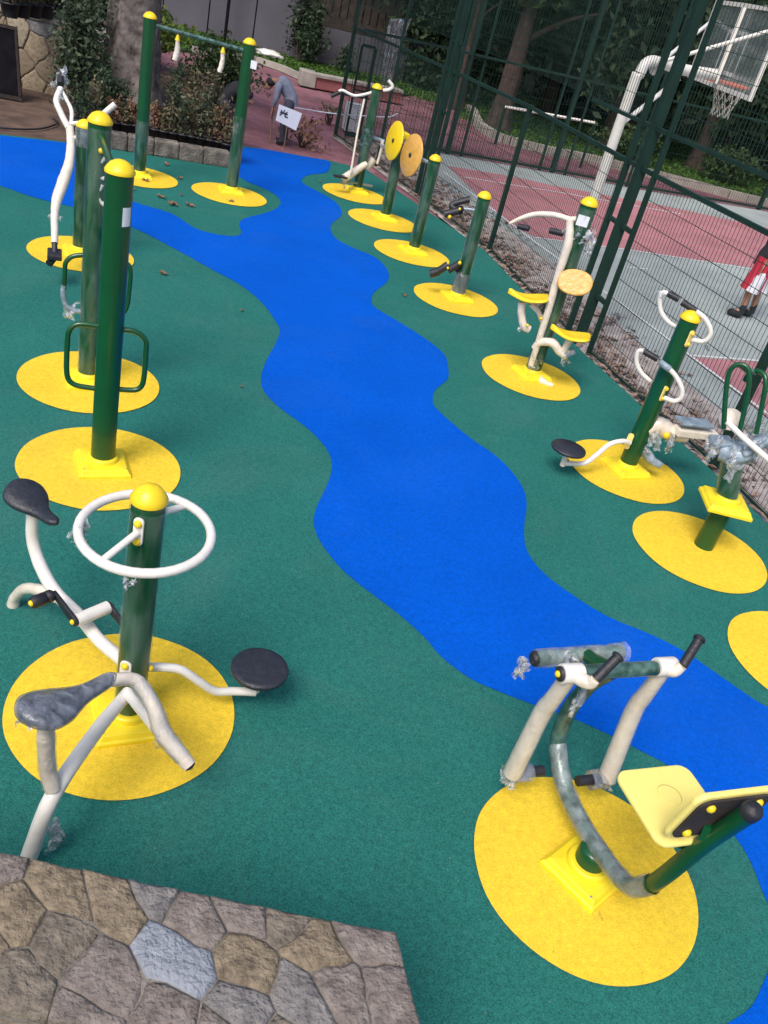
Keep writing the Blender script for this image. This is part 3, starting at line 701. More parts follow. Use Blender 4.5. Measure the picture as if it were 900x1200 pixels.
MB().plate(rounded(.055, .13, .022), .012, frame(pq, Vector((1, -.1, 0)), Vector((-.12, -.99, 0)))).build('bracket_plate', 'white_paint', A, bevel=.003)
bolt(A, pq + Vector((-.001, -.008, .045)), (-.12, -.99, 0), .017)
# disc arm
ar = [at(166, 782, .29), at(190, 782, .30), at(212, 785, .29), at(232, 798, .22), at(252, 810, .14), at(275, 810, .125), at(300, 811, .125)]
MB().tube(ar, .0215, 14, jit=.02).build('disc_arm', 'white_paint', A)
dc = at(305, 781, .27)
MB().tube([(dc.x, dc.y, .10), (dc.x, dc.y, .235)], .022).build('disc_spindle', 'cream_wrap', A)
MB().lathe([(.125, 0), (.143, .004), (.145, .016), (.140, .026), (.12, .029), (.0, .030)], (dc.x, dc.y, .24), segs=40).build('turning_disc', 'seat_black', A)
bolt(A, b + Vector((.076, .01, .36)), (1, 0, 0), .016)

# ------------------------------------------------------------------ B + C: two posts joined by a top bar, with side loops
bB, bC = Vector((-1.95, 4.99, 0)), Vector((-2.55, 6.12, 0))
def loop(par_, b_, pts, r, off=0.0, m='green_paint', name='side_loop', jit=0):
    return MB().tube([on(x, y, b_, off) for x, y in pts], r, 12, n=4, jit=jit).build(name, m, par_)
BC = thing('climbing_bars', bB, 'two tall green posts with yellow caps joined by a top bar, side loops low down', 'exercise bars')
for q, h in ((bB, 1.97), (bC, 1.96)):
    base_cover(BC, q, ang=30, s=.34)
column(BC, bB, 1.965, .080, wrapped=False)
column(BC, bC, 1.955, .078)
MB().tube([bB + Vector((0, 0, 1.89)), bC + Vector((0, 0, 1.89))], .024).build('top_bar', 'green_paint', BC)
loop(BC, bB, [(119, 383), (100, 380), (88, 381), (81, 388), (79, 400), (78, 430), (80, 444), (88, 451), (102, 454), (118, 456)], .0175)
loop(BC, bB, [(138, 387), (152, 387), (163, 391), (171, 400), (171, 412), (169, 440), (166, 452), (158, 457), (136, 456)], .0175)
loop(BC, bC, [(112, 299), (96, 299), (84, 301), (77, 308), (76, 320), (75, 338)], .0175)
loop(BC, bC, [(75, 334), (74, 346), (78, 358), (88, 364), (104, 366)], .020, m='grey_wrap', jit=.15)
loop(BC, bC, [(138, 303), (148, 308), (153, 318), (151, 345), (149, 358), (144, 366), (130, 366)], .0175)
wisp(BC, on(82, 362, bC), 7, .07)
# sticker on the near post, wrapped round its face
e_ = Vector((bB.x, bB.y, 0)).normalized(); th0 = math.atan2(-bB.y, -bB.x) + .35
zz = on(143, 255, bB, -.08).z; vs = []
for i in range(7):
    a = th0 + i * .12
    for z in (zz - .055, zz + .055): vs.append((bB.x + .0825 * math.cos(a), bB.y + .0825 * math.sin(a), z))
MB().add(vs, [(2 * i, 2 * i + 2, 2 * i + 3, 2 * i + 1) for i in range(6)], True).build('sticker', 'sticker', BC)
# white bent grips near the top of the rear post
loop(BC, bC, [(135, 122), (129, 127), (122, 133)], .020, .12, 'white_paint', 'grip_tube')
loop(BC, bC, [(123, 184), (117, 192), (112, 201), (114, 207), (122, 209)], .016, -.06, 'white_paint', 'grip_tube')
loop(BC, bC, [(120, 216), (116, 225), (117, 235), (122, 240)], .016, -.06, 'white_paint', 'grip_tube')
loop(BC, bC, [(146, 228), (151, 234), (149, 242)], .016, -.06, 'white_paint', 'grip_tube')
bolt(BC, on(119, 177, bC, -.08), (-.3, -.9, 0), .02); bolt(BC, on(139, 200, bC, -.06), (-.3, -.9, 0), .016)

# ------------------------------------------------------------------ D: single post with long swing arm and pedal
bD = Vector((-3.83, 8.84, 0))
D = thing('exercise_machine', bD, 'wrapped green post with yellow cap and long white swing arm ending in a black pedal', 'exercise machine')
base_cover(D, bD, ang=30, s=.34); column(D, bD, 1.28, .082)
za = lambda x, y: at(x, y, 1.1 + (170 - y) * .00625)
MB().tube([za(82, 150), za(83, 169), za(81, 191), za(74, 213), za(67, 233), za(64, 251), za(64, 270), za(64, 285)], [.040, .040, .046, .056, .050, .036, .034, .032], 14, jit=.07).build('swing_arm', 'cream_wrap', D)
MB().tube([za(71, 104), za(66, 118), za(71, 132), za(80, 150)], .030, 12, jit=.05).build('arm_tube', 'white_paint', D)
MB().tube([za(72, 106), za(79, 119), za(84, 131), za(83, 150)], .020, 12).build('arm_tube', 'white_paint', D)
MB().tube([za(71, 84), za(71, 99)], .034, 12).build('hand_grip', 'black_plastic', D)
for y in (145, 162): MB().tube([za(82, y), on(97, y - 1, bD, .02)], .022, 12).build('pivot', 'white_paint', D)
k = za(64, 298); MB().tube([za(64, 283), k], .026).build('arm_tube', 'black_plastic', D); MB().box(k, (.13, .22, .05), Matrix.Rotation(R(25), 3, 'Z')).build('foot_plate', 'black_plastic', D, bevel=.01)
MB().tube([k + Vector((0, 0, -.02)), k + Vector((-.01, -.09, -.07))], .035).build('foot_knob', 'black_plastic', D)
wisp(D, za(72, 88), 12, .11, 'film'); wisp(D, za(70, 110), 6, .06, 'film_dense'); wisp(D, za(64, 250), 6, .07, 'film'); wisp(D, za(70, 116), 4, .06, 'film')
MB().tube([(bD.x, bD.y, z) for z in np.linspace(1.10, 1.28, 8)], .092, 20, jit=.12, caps=False, raw=True).build('plastic_film', 'film_dense', D)

# ------------------------------------------------------------------ E + F: pull-up frame
bE, bF = Vector((-4.57, 12.40, 0)), Vector((-3.36, 12.86, 0))
EF = thing('pull_up_frame', bE, 'tall green pull-up frame of two yellow capped posts in front of the potted shrubs', 'pull-up bar')
for q, h in ((bE, 2.0), (bF, 1.96)):
    base_cover(EF, q, ang=28, s=.34); column(EF, q, h, .082, wrapped=False)
    for z0, z1 in ((.08, .75 if q is bE else 1.05),): MB().tube([(q.x, q.y, z) for z in np.linspace(z0, z1, 16)], .090, 20, jit=.08, caps=False, raw=True).build('plastic_film', 'film_thin', EF)
MB().tube([bE + Vector((.05, .02, 1.93)), bF + Vector((-.05, -.02, 1.87))], .028, 14, jit=.05).build('cross_bar', 'teal_wrap', EF)
for f_ in (.28, .74):
    p = bE.lerp(bF, f_); z = 1.93 + (1.87 - 1.93) * f_
    hg = MB().tube([(p.x, p.y, z - .03), (p.x, p.y, z - .10)], [.012, .035]).build('hanging_grip', 'yellow_plastic', EF)
    MB().tube([(p.x, p.y, z - .10), (p.x + .01, p.y, z - .2), (p.x - .01, p.y - .02, z - .34)], [.026, .034, .036], 10, jit=.25).build('grip_sleeve', 'cream_wrap', hg)
st = on(297, 76, bF, -.085); MB().plate(rounded(.10, .10, .005), .004, frame(st, (1, -.3, 0), (-.25, -.97, 0))).build('sticker', 'sticker', EF)
wisp(EF, on(278, 145, bF, -.08), 5, .09, 'film_thin')

# ------------------------------------------------------------------ G: elliptical trainer (far end of the right row)
bG = Vector((-1.82, 14.95, 0))
G_ = thing('exercise_machine', bG, 'farthest machine by the fence, walking trainer with white handlebars and cream pedal boxes', 'exercise machine')
base_cover(G_, bG, ang=28, s=.34); column(G_, bG, 1.60, .078)
v = lambda x, y, o=0: on(x, y, bG, o)
MB().tube([v(397, 107), v(402, 106), v(415, 112), v(430, 110), v(445, 105)], .022, 12, n=4).build('handlebar', 'white_paint', G_)
MB().tube([v(388, 113), v(398, 108)], .032).build('hand_grip', 'black_plastic', G_)
MB().tube([v(449, 106), v(456, 105), v(460, 101), v(455, 94)], .026, 12).build('handlebar', 'white_paint', G_)
MB().tube([v(427, 116, -.1), v(420, 150, -.2), v(411, 202, -.35)], .017, 10, jit=.05).build('swing_rod', 'cream_wrap', G_)
MB().tube([v(403, 209, -.35), v(414, 202, -.2), v(429, 192, -.05)], [.065, .062, .05], 12, jit=.08).build('pedal_link', 'cream_wrap', G_)
MB().box(v(399, 207, -.4), (.22, .1, .03), Matrix.Rotation(R(30), 3, 'Z')).build('foot_plate', 'black_plastic', G_, bevel=.006)
MB().tube([v(400, 213, -.3), v(415, 214, -.1), v(436, 218, .1)], .02).build('link_bar', 'steel', G_)
MB().tube([v(427, 158), v(440, 162, .1), v(450, 166, .15)], .03, 10, jit=.2).build('link_bar', 'grey_wrap', G_)
MB().tube([v(449, 164, .1), v(446, 178, .1), v(442, 192, .1)], .022, 10, jit=.1).build('swing_rod', 'cream_wrap', G_)
MB().tube([v(429, 196, .1), v(438, 186, .12)], .065, 10, jit=.1).build('pedal_link', 'cream_wrap', G_)
MB().tube([(bG.x, bG.y, z) for z in np.linspace(.72, 1.02, 8)], .092, 18, jit=.2, caps=False, raw=True).build('plastic_film', 'teal_wrap', G_)
wisp(G_, v(447, 168, .1), 5, .09); wisp(G_, v(405, 215, -.3), 4, .08)

# ------------------------------------------------------------------ H, I: posts with turning wheels
def taichi(par_, b_, px, off, arm_from, rot=(-.86, -.50, .08), pale=False):
    c = on(*px, b_, off); nrm = Vector(rot).normalized()
    pr = [(.0, -.016), (.262, -.016), (.272, -.008), (.272, .006), (.262, .012), (.06, .014), (.0, .014)]
    w_ = MB().lathe(pr, c, nrm, 36).build('turning_wheel', 'wrapped_yellow' if pale else 'yellow_plastic', par_)
    MB().lathe([(.03, 0), (.03, .012), (.012, .022), (0, .022)], c + nrm * .014, nrm, 10).build('hub', 'black_plastic', w_)
    a = on(*arm_from, b_, 0); MB().tube([a, c - nrm * .03], .024, 12, jit=.1).build('wheel_arm', 'grey_wrap', par_)
bH = Vector((-1.16, 13.66, 0))
H_ = thing('exercise_machine', bH, 'green post holding one bright yellow turning wheel, square yellow cap', 'exercise machine')
base_cover(H_, bH, ang=28, s=.34)
MB().lathe([(.078, 0), (.078, 1.13)], (bH.x, bH.y, 0), segs=24).build('post', 'green_paint', H_)
MB().tube([(bH.x, bH.y, z) for z in np.linspace(.08, 1.1, 22)], .085, 20, jit=.07, caps=False, raw=True).build('plastic_film', 'film_thin', H_)
MB().box((bH.x, bH.y, 1.235), (.17, .17, .09), Matrix.Rotation(R(28), 3, 'Z')).build('cap', 'yellow_plastic', H_, bevel=.02)
MB().lathe([(.075, 0), (.075, .06)], (bH.x, bH.y, 1.131), segs=20).build('neck', 'grey_wrap', H_)
taichi(H_, bH, (462, 165), -.10, (472, 170))
bI = Vector((-.55, 12.27, 0))
I_ = thing('exercise_machine', bI, 'green post between the yellow wheels and the crank post, holding the paler yellow wheel', 'exercise machine')
base_cover(I_, bI, ang=30, s=.34); column(I_, bI, 1.25, .078)
taichi(I_, bI, (482, 182), .12, (502, 190), rot=(-.82, -.56, .08), pale=True)
# ------------------------------------------------------------------ J: hand crank post
bJ = Vector((.185, 10.73, 0))
J_ = thing('exercise_machine', bJ, 'green post with two black crank sets, one high and one low, on its left side', 'exercise machine')
base_cover(J_, bJ, ang=30, s=.34); column(J_, bJ, 1.25, .078)
v = lambda x, y, o=0: on(x, y, bJ, o)
MB().tube([v(566, 248), v(541, 244)], .022, 12, jit=.1).build('crank_shaft', 'grey_wrap', J_)
def crankset(cx, cy, off=-.02):
    c = v(cx, cy, off); nr = Vector((-.8, -.6, 0)).normalized(); dd = (v(cx - 12, cy + 2, off) - c); t_ = Vector((.6, -.8, 0))
    MB().lathe([(.05, -.035), (.05, .035)], c, nr, 14).build('crank_hub', 'black_plastic', J_)
    return c
c = crankset(538, 246); MB().tube([v(538, 246, -.05), v(530, 243, -.05), v(531, 239, -.03), v(546, 235, .0)], .034, 10, n=3).build('crank_arm', 'black_plastic', J_)
MB().tube([v(538, 236, .0), v(550, 234, .02)], .038).build('pedal', 'black_plastic', J_)
MB().tube([v(538, 247, -.08), v(521, 251, -.1)], .044, 10).build('crank_arm', 'black_plastic', J_)
bolt(J_, v(527, 254, -.12), (-.5, -.8, 0), .024); bolt(J_, v(539, 245, -.10), (-.5, -.8, 0), .016)
crankset(538, 314)
MB().tube([v(540, 308, -.08), v(525, 317, -.10)], .046, 10).build('crank_arm', 'black_plastic', J_)
MB().tube([v(525, 310, -.10), v(518, 315, -.12), v(509, 320, -.12)], .046, 10).build('crank_arm', 'black_plastic', J_)
MB().tube([v(514, 318, -.12), v(504, 321, -.12)], .050).build('pedal', 'black_plastic', J_)
bolt(J_, v(539, 308, -.14), (-.5, -.8, 0), .022); bolt(J_, v(525, 314, -.16), (-.5, -.8, 0), .016)
MB().tube([(bJ.x, bJ.y, z) for z in np.linspace(.10, .34, 7)], .090, 18, jit=.15, caps=False, raw=True).build('plastic_film', 'film_dense', J_)
wisp(J_, v(541, 320, -.08), 3, .05)

# ------------------------------------------------------------------ K: seated machine with wing shaped yellow seats
bK = Vector((1.13, 8.80, 0))
K_ = thing('exercise_machine', bK, 'tall green post with two wing shaped yellow seats and wrapped oval yellow back pad', 'exercise machine')
base_cover(K_, bK, ang=30, s=.34); column(K_, bK, 1.80, .082)
v = lambda x, y, o=0: on(x, y, bK, o)
MB().tube([v(597, 262), v(610, 256), v(628, 251), v(650, 252), v(668, 257), v(680, 256)], [.014, .022, .026, .028, .028, .03], 14, n=5, jit=.05).build('handlebar', 'cream_wrap', K_)
for a, c_ in (((607, 265), (620, 268)), ((644, 270), (660, 274))): MB().tube([v(*a, .25), v(*c_, .22)], .030).build('hand_grip', 'black_plastic', K_)
MB().tube([v(660, 272, .22), v(672, 262, .05)], .02).build('handlebar', 'cream_wrap', K_)
MB().tube([v(668, 258, -.06), v(666, 285, -.09), v(655, 320, -.10), v(640, 372, -.12), v(622, 428, -.10)], [.035, .045, .04, .036, .03], 14, jit=.08).build('wrapped_bar', 'cream_wrap', K_)
def wing_seat(px, py, sx, sy, off, m='yellow_plastic', L_=.41, wd=.31, nm='seat'):
    # saddle like shell: pointed raised tip on the left, broad dished rear on the right
    c_ = v(px, py, off); e = Vector((c_.x, c_.y, 0)).normalized(); side = Vector((e.y, -e.x, 0)); NU, NV = 18, 10; vs = []
    for lay in (0, 1):
        for i in range(NU + 1):
            t_ = i / NU; x = (t_ - .52) * L_; wv = wd / 2 * (math.sin(math.pi * min(1, t_ * .62 + .03)) ** 1.3) * (1 if t_ < .93 else 1 - (t_ - .93) * 4)
            for k in range(NV + 1):
                u_ = k / NV * 2 - 1; z = .10 * max(0, .45 - t_) ** 1.3 + .035 * max(0, t_ - .6) - .030 * (1 - abs(u_) ** 2) * math.sin(math.pi * t_) - .045 * abs(u_) ** 3 * (1 - t_)
                edge_ = .004 if abs(u_) > .97 or i in (0, NU) else .018
                q = c_ + side * x - e * u_ * wv + Vector((0, 0, z + sy * x + (edge_ if lay else -edge_) ))
                vs.append(q)
    n1_ = (NU + 1) * (NV + 1); I = lambda l, i, k: l * n1_ + i * (NV + 1) + k; fs = []
    for i in range(NU):
        for k in range(NV): fs += [(I(1, i, k), I(1, i + 1, k), I(1, i + 1, k + 1), I(1, i, k + 1)), (I(0, i, k), I(0, i, k + 1), I(0, i + 1, k + 1), I(0, i + 1, k))]
        fs += [(I(0, i, 0), I(0, i + 1, 0), I(1, i + 1, 0), I(1, i, 0)), (I(1, i, NV), I(1, i + 1, NV), I(0, i + 1, NV), I(0, i, NV))]
    for k in range(NV): fs += [(I(0, NU, k), I(0, NU, k + 1), I(1, NU, k + 1), I(1, NU, k)), (I(1, 0, k), I(1, 0, k + 1), I(0, 0, k + 1), I(0, 0, k))]
    return MB().add(vs, fs, True).build(nm, m, K_)
wing_seat(620, 347, 0, .10, -.1); wing_seat(669, 391, 0, .02, -.15)
c_ = v(674, 331, -.18); e = Vector((c_.x, c_.y, 0)).normalized(); side = Vector((e.y, -e.x, 0))
poly = [(math.cos(a) * .185 * (1 - .08 * math.cos(2 * a)), math.sin(a) * .125) for a in np.linspace(0, 2 * math.pi, 28, endpoint=False)]
MB().plate(poly, .04, frame(c_, side + Vector((0, 0, .12)), -e + Vector((0, 0, .45)))).build('back_pad', 'wrapped_yellow', K_, bevel=.012)
poly = [(x * 1.06, y * 1.08) for x, y in poly]

MB().tube([v(612, 354, -.1), v(611, 368, -.1), v(614, 382, -.1), v(620, 386, -.08)], .040, 12, jit=.12).build('seat_bracket', 'cream_wrap', K_)
MB().tube([v(622, 356, -.1), v(630, 364, -.08), v(636, 376, -.04)], .030, 12, jit=.12).build('seat_bracket', 'cream_wrap', K_)
MB().tube([v(626, 408, -.1), v(634, 401, -.12), v(648, 402, -.14), v(656, 412, -.14), v(664, 418, -.14)], [.035, .04, .045, .045, .03], 12, jit=.12).build('seat_bracket', 'cream_wrap', K_)
MB().tube([v(664, 416, -.14), v(674, 411, -.12)], .035, 10, jit=.2).build('seat_bracket', 'grey_wrap', K_)
MB().tube([v(668, 398, -.15), v(660, 412, -.14)], .035).build('seat_bracket', 'cream_wrap', K_)
MB().tube([v(630, 372, -.05), v(646, 352, .0), v(662, 336, -.1)], .024).build('seat_bracket', 'teal_wrap', K_)
for p_ in ((618, 381), (634, 373), (660, 419)): bolt(K_, v(*p_, -.15), (0, -1, 0), .016)
st = v(683, 259, -.085); MB().plate(rounded(.11, .10, .005), .004, frame(st, (1, -.1, 0), (-.1, -.99, 0))).build('sticker', 'sticker', K_)
wisp(K_, v(692, 274, -.05), 8, .10); wisp(K_, v(664, 415, -.15), 8, .08); wisp(K_, v(612, 380, -.1), 5, .06); wisp(K_, v(630, 415, -.1), 8, .12, 'film_thin'); wisp(K_, v(680, 270, -.09), 4, .08, 'film_dense')
MB().tube([at(628, 437, .03), at(634, 446, .025), at(648, 452, .02)], [.03, .04, .02], 8, jit=.3).build('wrap_ribbon', 'cream_wrap', K_)

# ------------------------------------------------------------------ L: twin ring handles, disc and step
bL = Vector((1.99, 7.13, 0))
L_m = thing('exercise_machine', bL, 'green post with two white ring handles one above the other and a black twisting disc', 'exercise machine')
base_cover(L_m, bL, ang=30, s=.34); column(L_m, bL, 1.44, .080, wrapped=False)
v = lambda x, y, o=0: on(x, y, bL, o)
def ringh(ring1, ring2, g1, g2, plate_px, o=0.0, wrap2=False):
    MB().tube([v(*p, .12 + o) for p in ring1], .020, 12, n=4, jit=.03).build('ring_handle', 'white_paint', L_m)
    MB().tube([v(*p, (-.15 if wrap2 else -.02) + o) for p in ring2], .020, 12, n=4, jit=.03).build('ring_handle', 'white_paint', L_m)
    MB().tube([v(*p, .12) for p in g1], .027, 12).build('hand_grip', 'black_plastic' if not wrap2 else 'black_plastic', L_m)
    MB().tube([v(*p, -.15 if wrap2 else .03) for p in g2], .027, 12).build('hand_grip', 'grey_wrap' if wrap2 else 'black_plastic', L_m)
    p = v(*plate_px, -.06); dr = Vector((.75, -.66, 0)).normalized()
    MB().plate(rounded(.06, .14, .02), .014, frame(p, (.66, .75, 0), dr)).build('bracket_plate', 'pale_yellow', L_m, bevel=.003)
    for z in (.045, -.045): bolt(L_m, p + dr * .007 + Vector((0, 0, z)), dr, .018)
ringh([(782, 344), (776, 343), (773, 352), (775, 366), (784, 378), (796, 385)], [(816, 365), (825, 372), (832, 384), (832, 393), (825, 400), (815, 399), (806, 397)], [(783, 344), (796, 351)], [(799, 354), (815, 364)], (808, 397))
ringh([(754, 411), (748, 412), (746, 424), (751, 436), (762, 447)], [(785, 433), (792, 441), (799, 455), (798, 466), (790, 470), (778, 466)], [(755, 412), (771, 421)], [(773, 424), (785, 433)], (778, 461), wrap2=True)
wisp(L_m, v(828, 404, -.02), 5, .06, 'film_thin'); wisp(L_m, v(777, 343, .12), 4, .05)
MB().tube([at(738, 519, .31), at(729, 517, .33), at(714, 521, .30), at(698, 534, .20), at(684, 543, .13), at(662, 543, .12)], .022, 14).build('disc_arm', 'white_paint', L_m)
dl = at(667, 524, .27)
MB().tube([(dl.x, dl.y, .09), (dl.x, dl.y, .24)], .024, jit=.1).build('disc_spindle', 'cream_wrap', L_m)
MB().lathe([(.125, 0), (.148, .004), (.150, .018), (.145, .028), (.0, .030)], (dl.x, dl.y, .24), segs=36).build('turning_disc', 'seat_black', L_m)
MB().plate(rounded(.05, .15, .02), .012, frame(v(737, 517, -.085), (1, -.2, 0), (-.3, -.95, 0))).build('bracket_plate', 'pale_yellow', L_m)
MB().tube([v(757, 504, .0), v(770, 498, .05), v(786, 506, .1), v(806, 512, .15)], [.06, .08, .075, .05], 12, jit=.25).build('wrapped_joint', 'cream_wrap', L_m)
MB().box(v(815, 507, .15), (.40, .12, .07), Matrix.Rotation(R(20), 3, 'Z')).build('step_box', 'cream_wrap', L_m, bevel=.01)
MB().box(v(814, 495, .15), (.32, .15, .03), Matrix.Rotation(R(20), 3, 'Z')).build('step_pad', 'grey_wrap', L_m, bevel=.01)
MB().tube([v(753, 522, .03), v(762, 538, .02), v(775, 546, .03)], [.035, .045, .03], 12, jit=.2).build('foot_tube', 'grey_wrap', L_m)
bolt(L_m, v(781, 510, .0), (0, -1, 0), .03)
wisp(L_m, v(770, 503, .02), 12, .10); wisp(L_m, v(785, 512, .02), 6, .08, 'film_dense'); wisp(L_m, v(757, 528, .02), 6, .08)

# ------------------------------------------------------------------ M: waist machine, half unpacked, its base cover still up on the post
bM = at(824, 640, 0)
M_m = thing('exercise_machine', bM, 'machine with yellow base cover slid up its green post and green loop handles', 'exercise machine')
v = lambda x, y, o=0: on(x, y, bM, o)
ptop = v(850, 590); ptop2 = v(859, 538)
MB().tube([bM + Vector((0, 0, 0)), ptop], .078, 26, n=1).build('post', 'green_paint', M_m)
MB().tube([ptop, ptop2], .080, 26, n=1).build('post', 'green_paint', M_m, label='wrapped upper part of the green post')
MB().tube([ptop.lerp(ptop2, t_) for t_ in np.linspace(.1, 1, 8)], .087, 20, jit=.08, caps=False, raw=True).build('plastic_film', 'film_thin', M_m)
bc_ = base_cover(M_m, (ptop.x, ptop.y, 0), z=ptop.z - .02, ang=2, s=.35)
hub = v(860, 532)
MB().tube([v(845, 528), v(862, 532), v(882, 528)], [.09, .11, .08], 14, jit=.2).build('turning_head', 'grey_wrap', M_m)
for (a, c_, s_) in (((832, 516), (858, 518), 1), ((868, 530), (900, 512), -1)):
    p0, p1 = v(*a, -.05), v(*c_, .02)
    MB().bar(p0, p1, .15, .05).build('foot_plate', 'grey_wrap', M_m, bevel=.02)
wisp(M_m, v(840, 520, -.06), 10, .10, 'film'); wisp(M_m, v(880, 520, -.03), 12, .11, 'film'); wisp(M_m, v(862, 535, -.08), 10, .09, 'film'); wisp(M_m, v(892, 500, .1), 6, .1, 'film_thin')
MB().lathe([(.0, 0), (.085, .0), (.09, .01), (.085, .02), (0, .022)], v(856, 492, .12), (-.2, -.7, .6), 24).build('cream_disc', 'cream_wrap', M_m)
MB().tube([v(848, 502), v(850, 468), v(853, 442), v(858, 431), (v(866, 427)), v(875, 430), v(878, 440), v(875, 468), v(865, 512)], .019, 12, n=4).build('loop_handle', 'green_paint', M_m)
MB().tube([v(873, 446, .1), v(878, 438, .08), v(888, 435, .05), v(896, 440, .02), v(897, 452), v(892, 480), v(886, 508)], .019, 12, n=4).build('loop_handle', 'green_paint', M_m)
MB().tube([v(868, 428, .02), v(876, 434, .06), v(886, 436, .06)], .022, 12, jit=.1).build('handle_joint', 'teal_wrap', M_m)
MB().tube([v(852, 494, -.08), v(868, 510, -.1), v(884, 524, -.12), v(908, 545, -.14)], .022, 12).build('white_bar', 'white_paint', M_m)

# ------------------------------------------------------------------ O: seated leg press (front right)
bO = Vector((1.33, 2.73, 0)); RA = R(25); rO = Vector((math.cos(RA), math.sin(RA), 0)); fO = Vector((-rO.y, rO.x, 0))
def P(f, z, r=0): q = bO + fO * f + rO * r; return Vector((q.x, q.y, z))
O_ = thing('exercise_machine', bO, 'leg press chair with flat pale yellow seat, green frame and black hand grips, front right', 'exercise machine')
base_cover(O_, bO, ang=50, s=.31)
MB().lathe([(.072, .05), (.072, .17), (.06, .185), (0, .19)], (bO.x, bO.y, 0), segs=26).build('stub_post', 'green_paint', O_)
spine = [P(.40, .90), P(.485, .72), P(.53, .50), P(.50, .31), P(.36, .205), P(.15, .175), P(-.08, .20), P(-.24, .26), P(-.325, .40), P(-.42, .81), P(-.495, 1.08)]
MB().tube(spine, .036, 18, n=8).build('frame_tube', 'green_paint', O_)
MB().tube(spine[:9], .0395, 16, n=8, jit=.06, caps=False).build('plastic_film', 'teal_wrap', O_)
MB().tube(spine[3:9], .045, 16, n=8, jit=.12, caps=False).build('plastic_film', 'film', O_)
MB().lathe([(.038, -.01), (.038, .02), (.03, .035), (0, .04)], spine[-1], spine[-1] - spine[-2], 18).build('end_cap', 'black_plastic', O_)
MB().plate(rounded(.365, .36, .055), .024, frame(P(-.215, .765), rO, (0, 0, 1))).build('seat', 'seat_yellow', O_, bevel=.008)
MB().lathe([(.05, 0), (.052, .0015), (.048, .0015)], P(-.18, .7775), segs=28).build('seat_emboss', 'seat_yellow', O_)
bdir = (P(-.455, 1.10) - P(-.405, .80)).normalized()
bpos = P(-.395, .955); bnrm = bdir.cross(rO)
MB().plate(rounded(.37, .30, .05), .024, frame(bpos, rO, bnrm)).build('backrest', 'seat_yellow', O_, bevel=.008)
sgn = 1 if bnrm.dot(fO) < 0 else -1
MB().plate(rounded(.33, .26, .045), .010, frame(bpos + bnrm * sgn * .0175, rO, bnrm)).build('backrest_rear_panel', 'dark_wood', O_)
for r_, z_ in ((-.11, -.09), (.11, -.09), (-.11, .09), (.11, .09)): bolt(O_, bpos + rO * r_ + bdir * z_ + bnrm * sgn * .022, bnrm * sgn, .018)
MB().bar(P(-.36, .70), P(-.20, .735), .05, .04).build('seat_bracket', 'green_paint', O_)
MB().bar(P(-.41, .83), P(-.40, .90), .09, .05).build('back_bracket', 'green_paint', O_)
MB().tube([P(.36, .945, -.20), P(.36, .945, .20)], .034, 18, jit=.03).build('cross_bar', 'teal_wrap', O_)
MB().tube([P(.60, .80, -.25), P(.59, .82, 0), P(.58, .84, .20)], .034, 18, jit=.06).build('front_bar', 'teal_wrap', O_)
MB().tube([P(.60, .80, -.25), P(.59, .82, 0), P(.58, .84, .22)], .044, 16, jit=.22, caps=False).build('plastic_film', 'film', O_)
MB().tube([P(.37, .93, 0), P(.50, .86, 0), P(.59, .825, 0)], .034, 14).build('bar_link', 'green_paint', O_)
MB().lathe([(.036, 0), (.036, .012), (.026, .020)], P(.60, .80, -.252), P(.60, .80, -.26) - P(.595, .81, -.1), 16).build('bar_end', 'black_plastic', O_)
wisp(O_, P(.60, .78, -.30), 10, .06, 'film'); wisp(O_, P(.55, .84, -.1), 8, .06, 'film'); wisp(O_, P(.58, .84, .16), 5, .05, 'film'); wisp(O_, P(.34, .80, -.14), 5, .05, 'film', (0, 0, -2))
MB().tube([P(.36, .89, -.15), P(.34, .82, -.145), P(.345, .76, -.14)], [.012, .016, .018], 8, jit=.4).build('plastic_film', 'film_dense', O_)
for s_, fz in ((-1, ((.35, .95), (.415, .62), (.43, .21))), (1, ((.36, .95), (.40, .62), (.355, .20)))):
    pts = [P(f_, z_, s_ * .25) for f_, z_ in fz]
    pts = [pts[0], pts[0].lerp(pts[1], .6) + Vector((0, 0, 0)), pts[1], pts[2]]
    MB().tube([q_ for q_ in pts], [.040, .042, .046, .048, .050], 18, jit=.10, caps=False).build('plastic_film', 'film_thin', O_)
    MB().tube(pts, [.036, .037, .041, .043, .046], 16, jit=.03).build('leg_bar', 'cream_wrap', O_, label='left cream wrapped leg bar' if s_ < 0 else 'right cream wrapped leg bar')
    MB().lathe([(.042, -.05), (.044, -.045), (.044, .045), (.042, .05)], P(fz[0][0], .952, s_ * .25), rO, 18).build('pivot_hub', 'white_paint', O_)
    if s_ < 0:
        MB().lathe([(.034, 0), (.033, .01), (.02, .014)], P(fz[0][0], .952, -.301), -rO, 16).build('hub_cap', 'black_plastic', O_); bolt(O_, P(fz[0][0], .952, -.314), -rO, .015)
    # foot rest pointing inward
    ft = P(fz[2][0], fz[2][1], s_ * .25); MB().tube([ft - rO * s_ * .02, ft - rO * s_ * .17], .026, 14).build('foot_peg', 'black_plastic', O_)
    MB().tube([ft - rO * s_ * .01, ft - rO * s_ * .10], .045, 14, jit=.2, caps=False).build('plastic_film', 'film_dense', O_); wisp(O_, ft, 9, .055, 'film')
gl0, gl1, gr0, gr1 = P(.345, .97, -.165), None, None, None
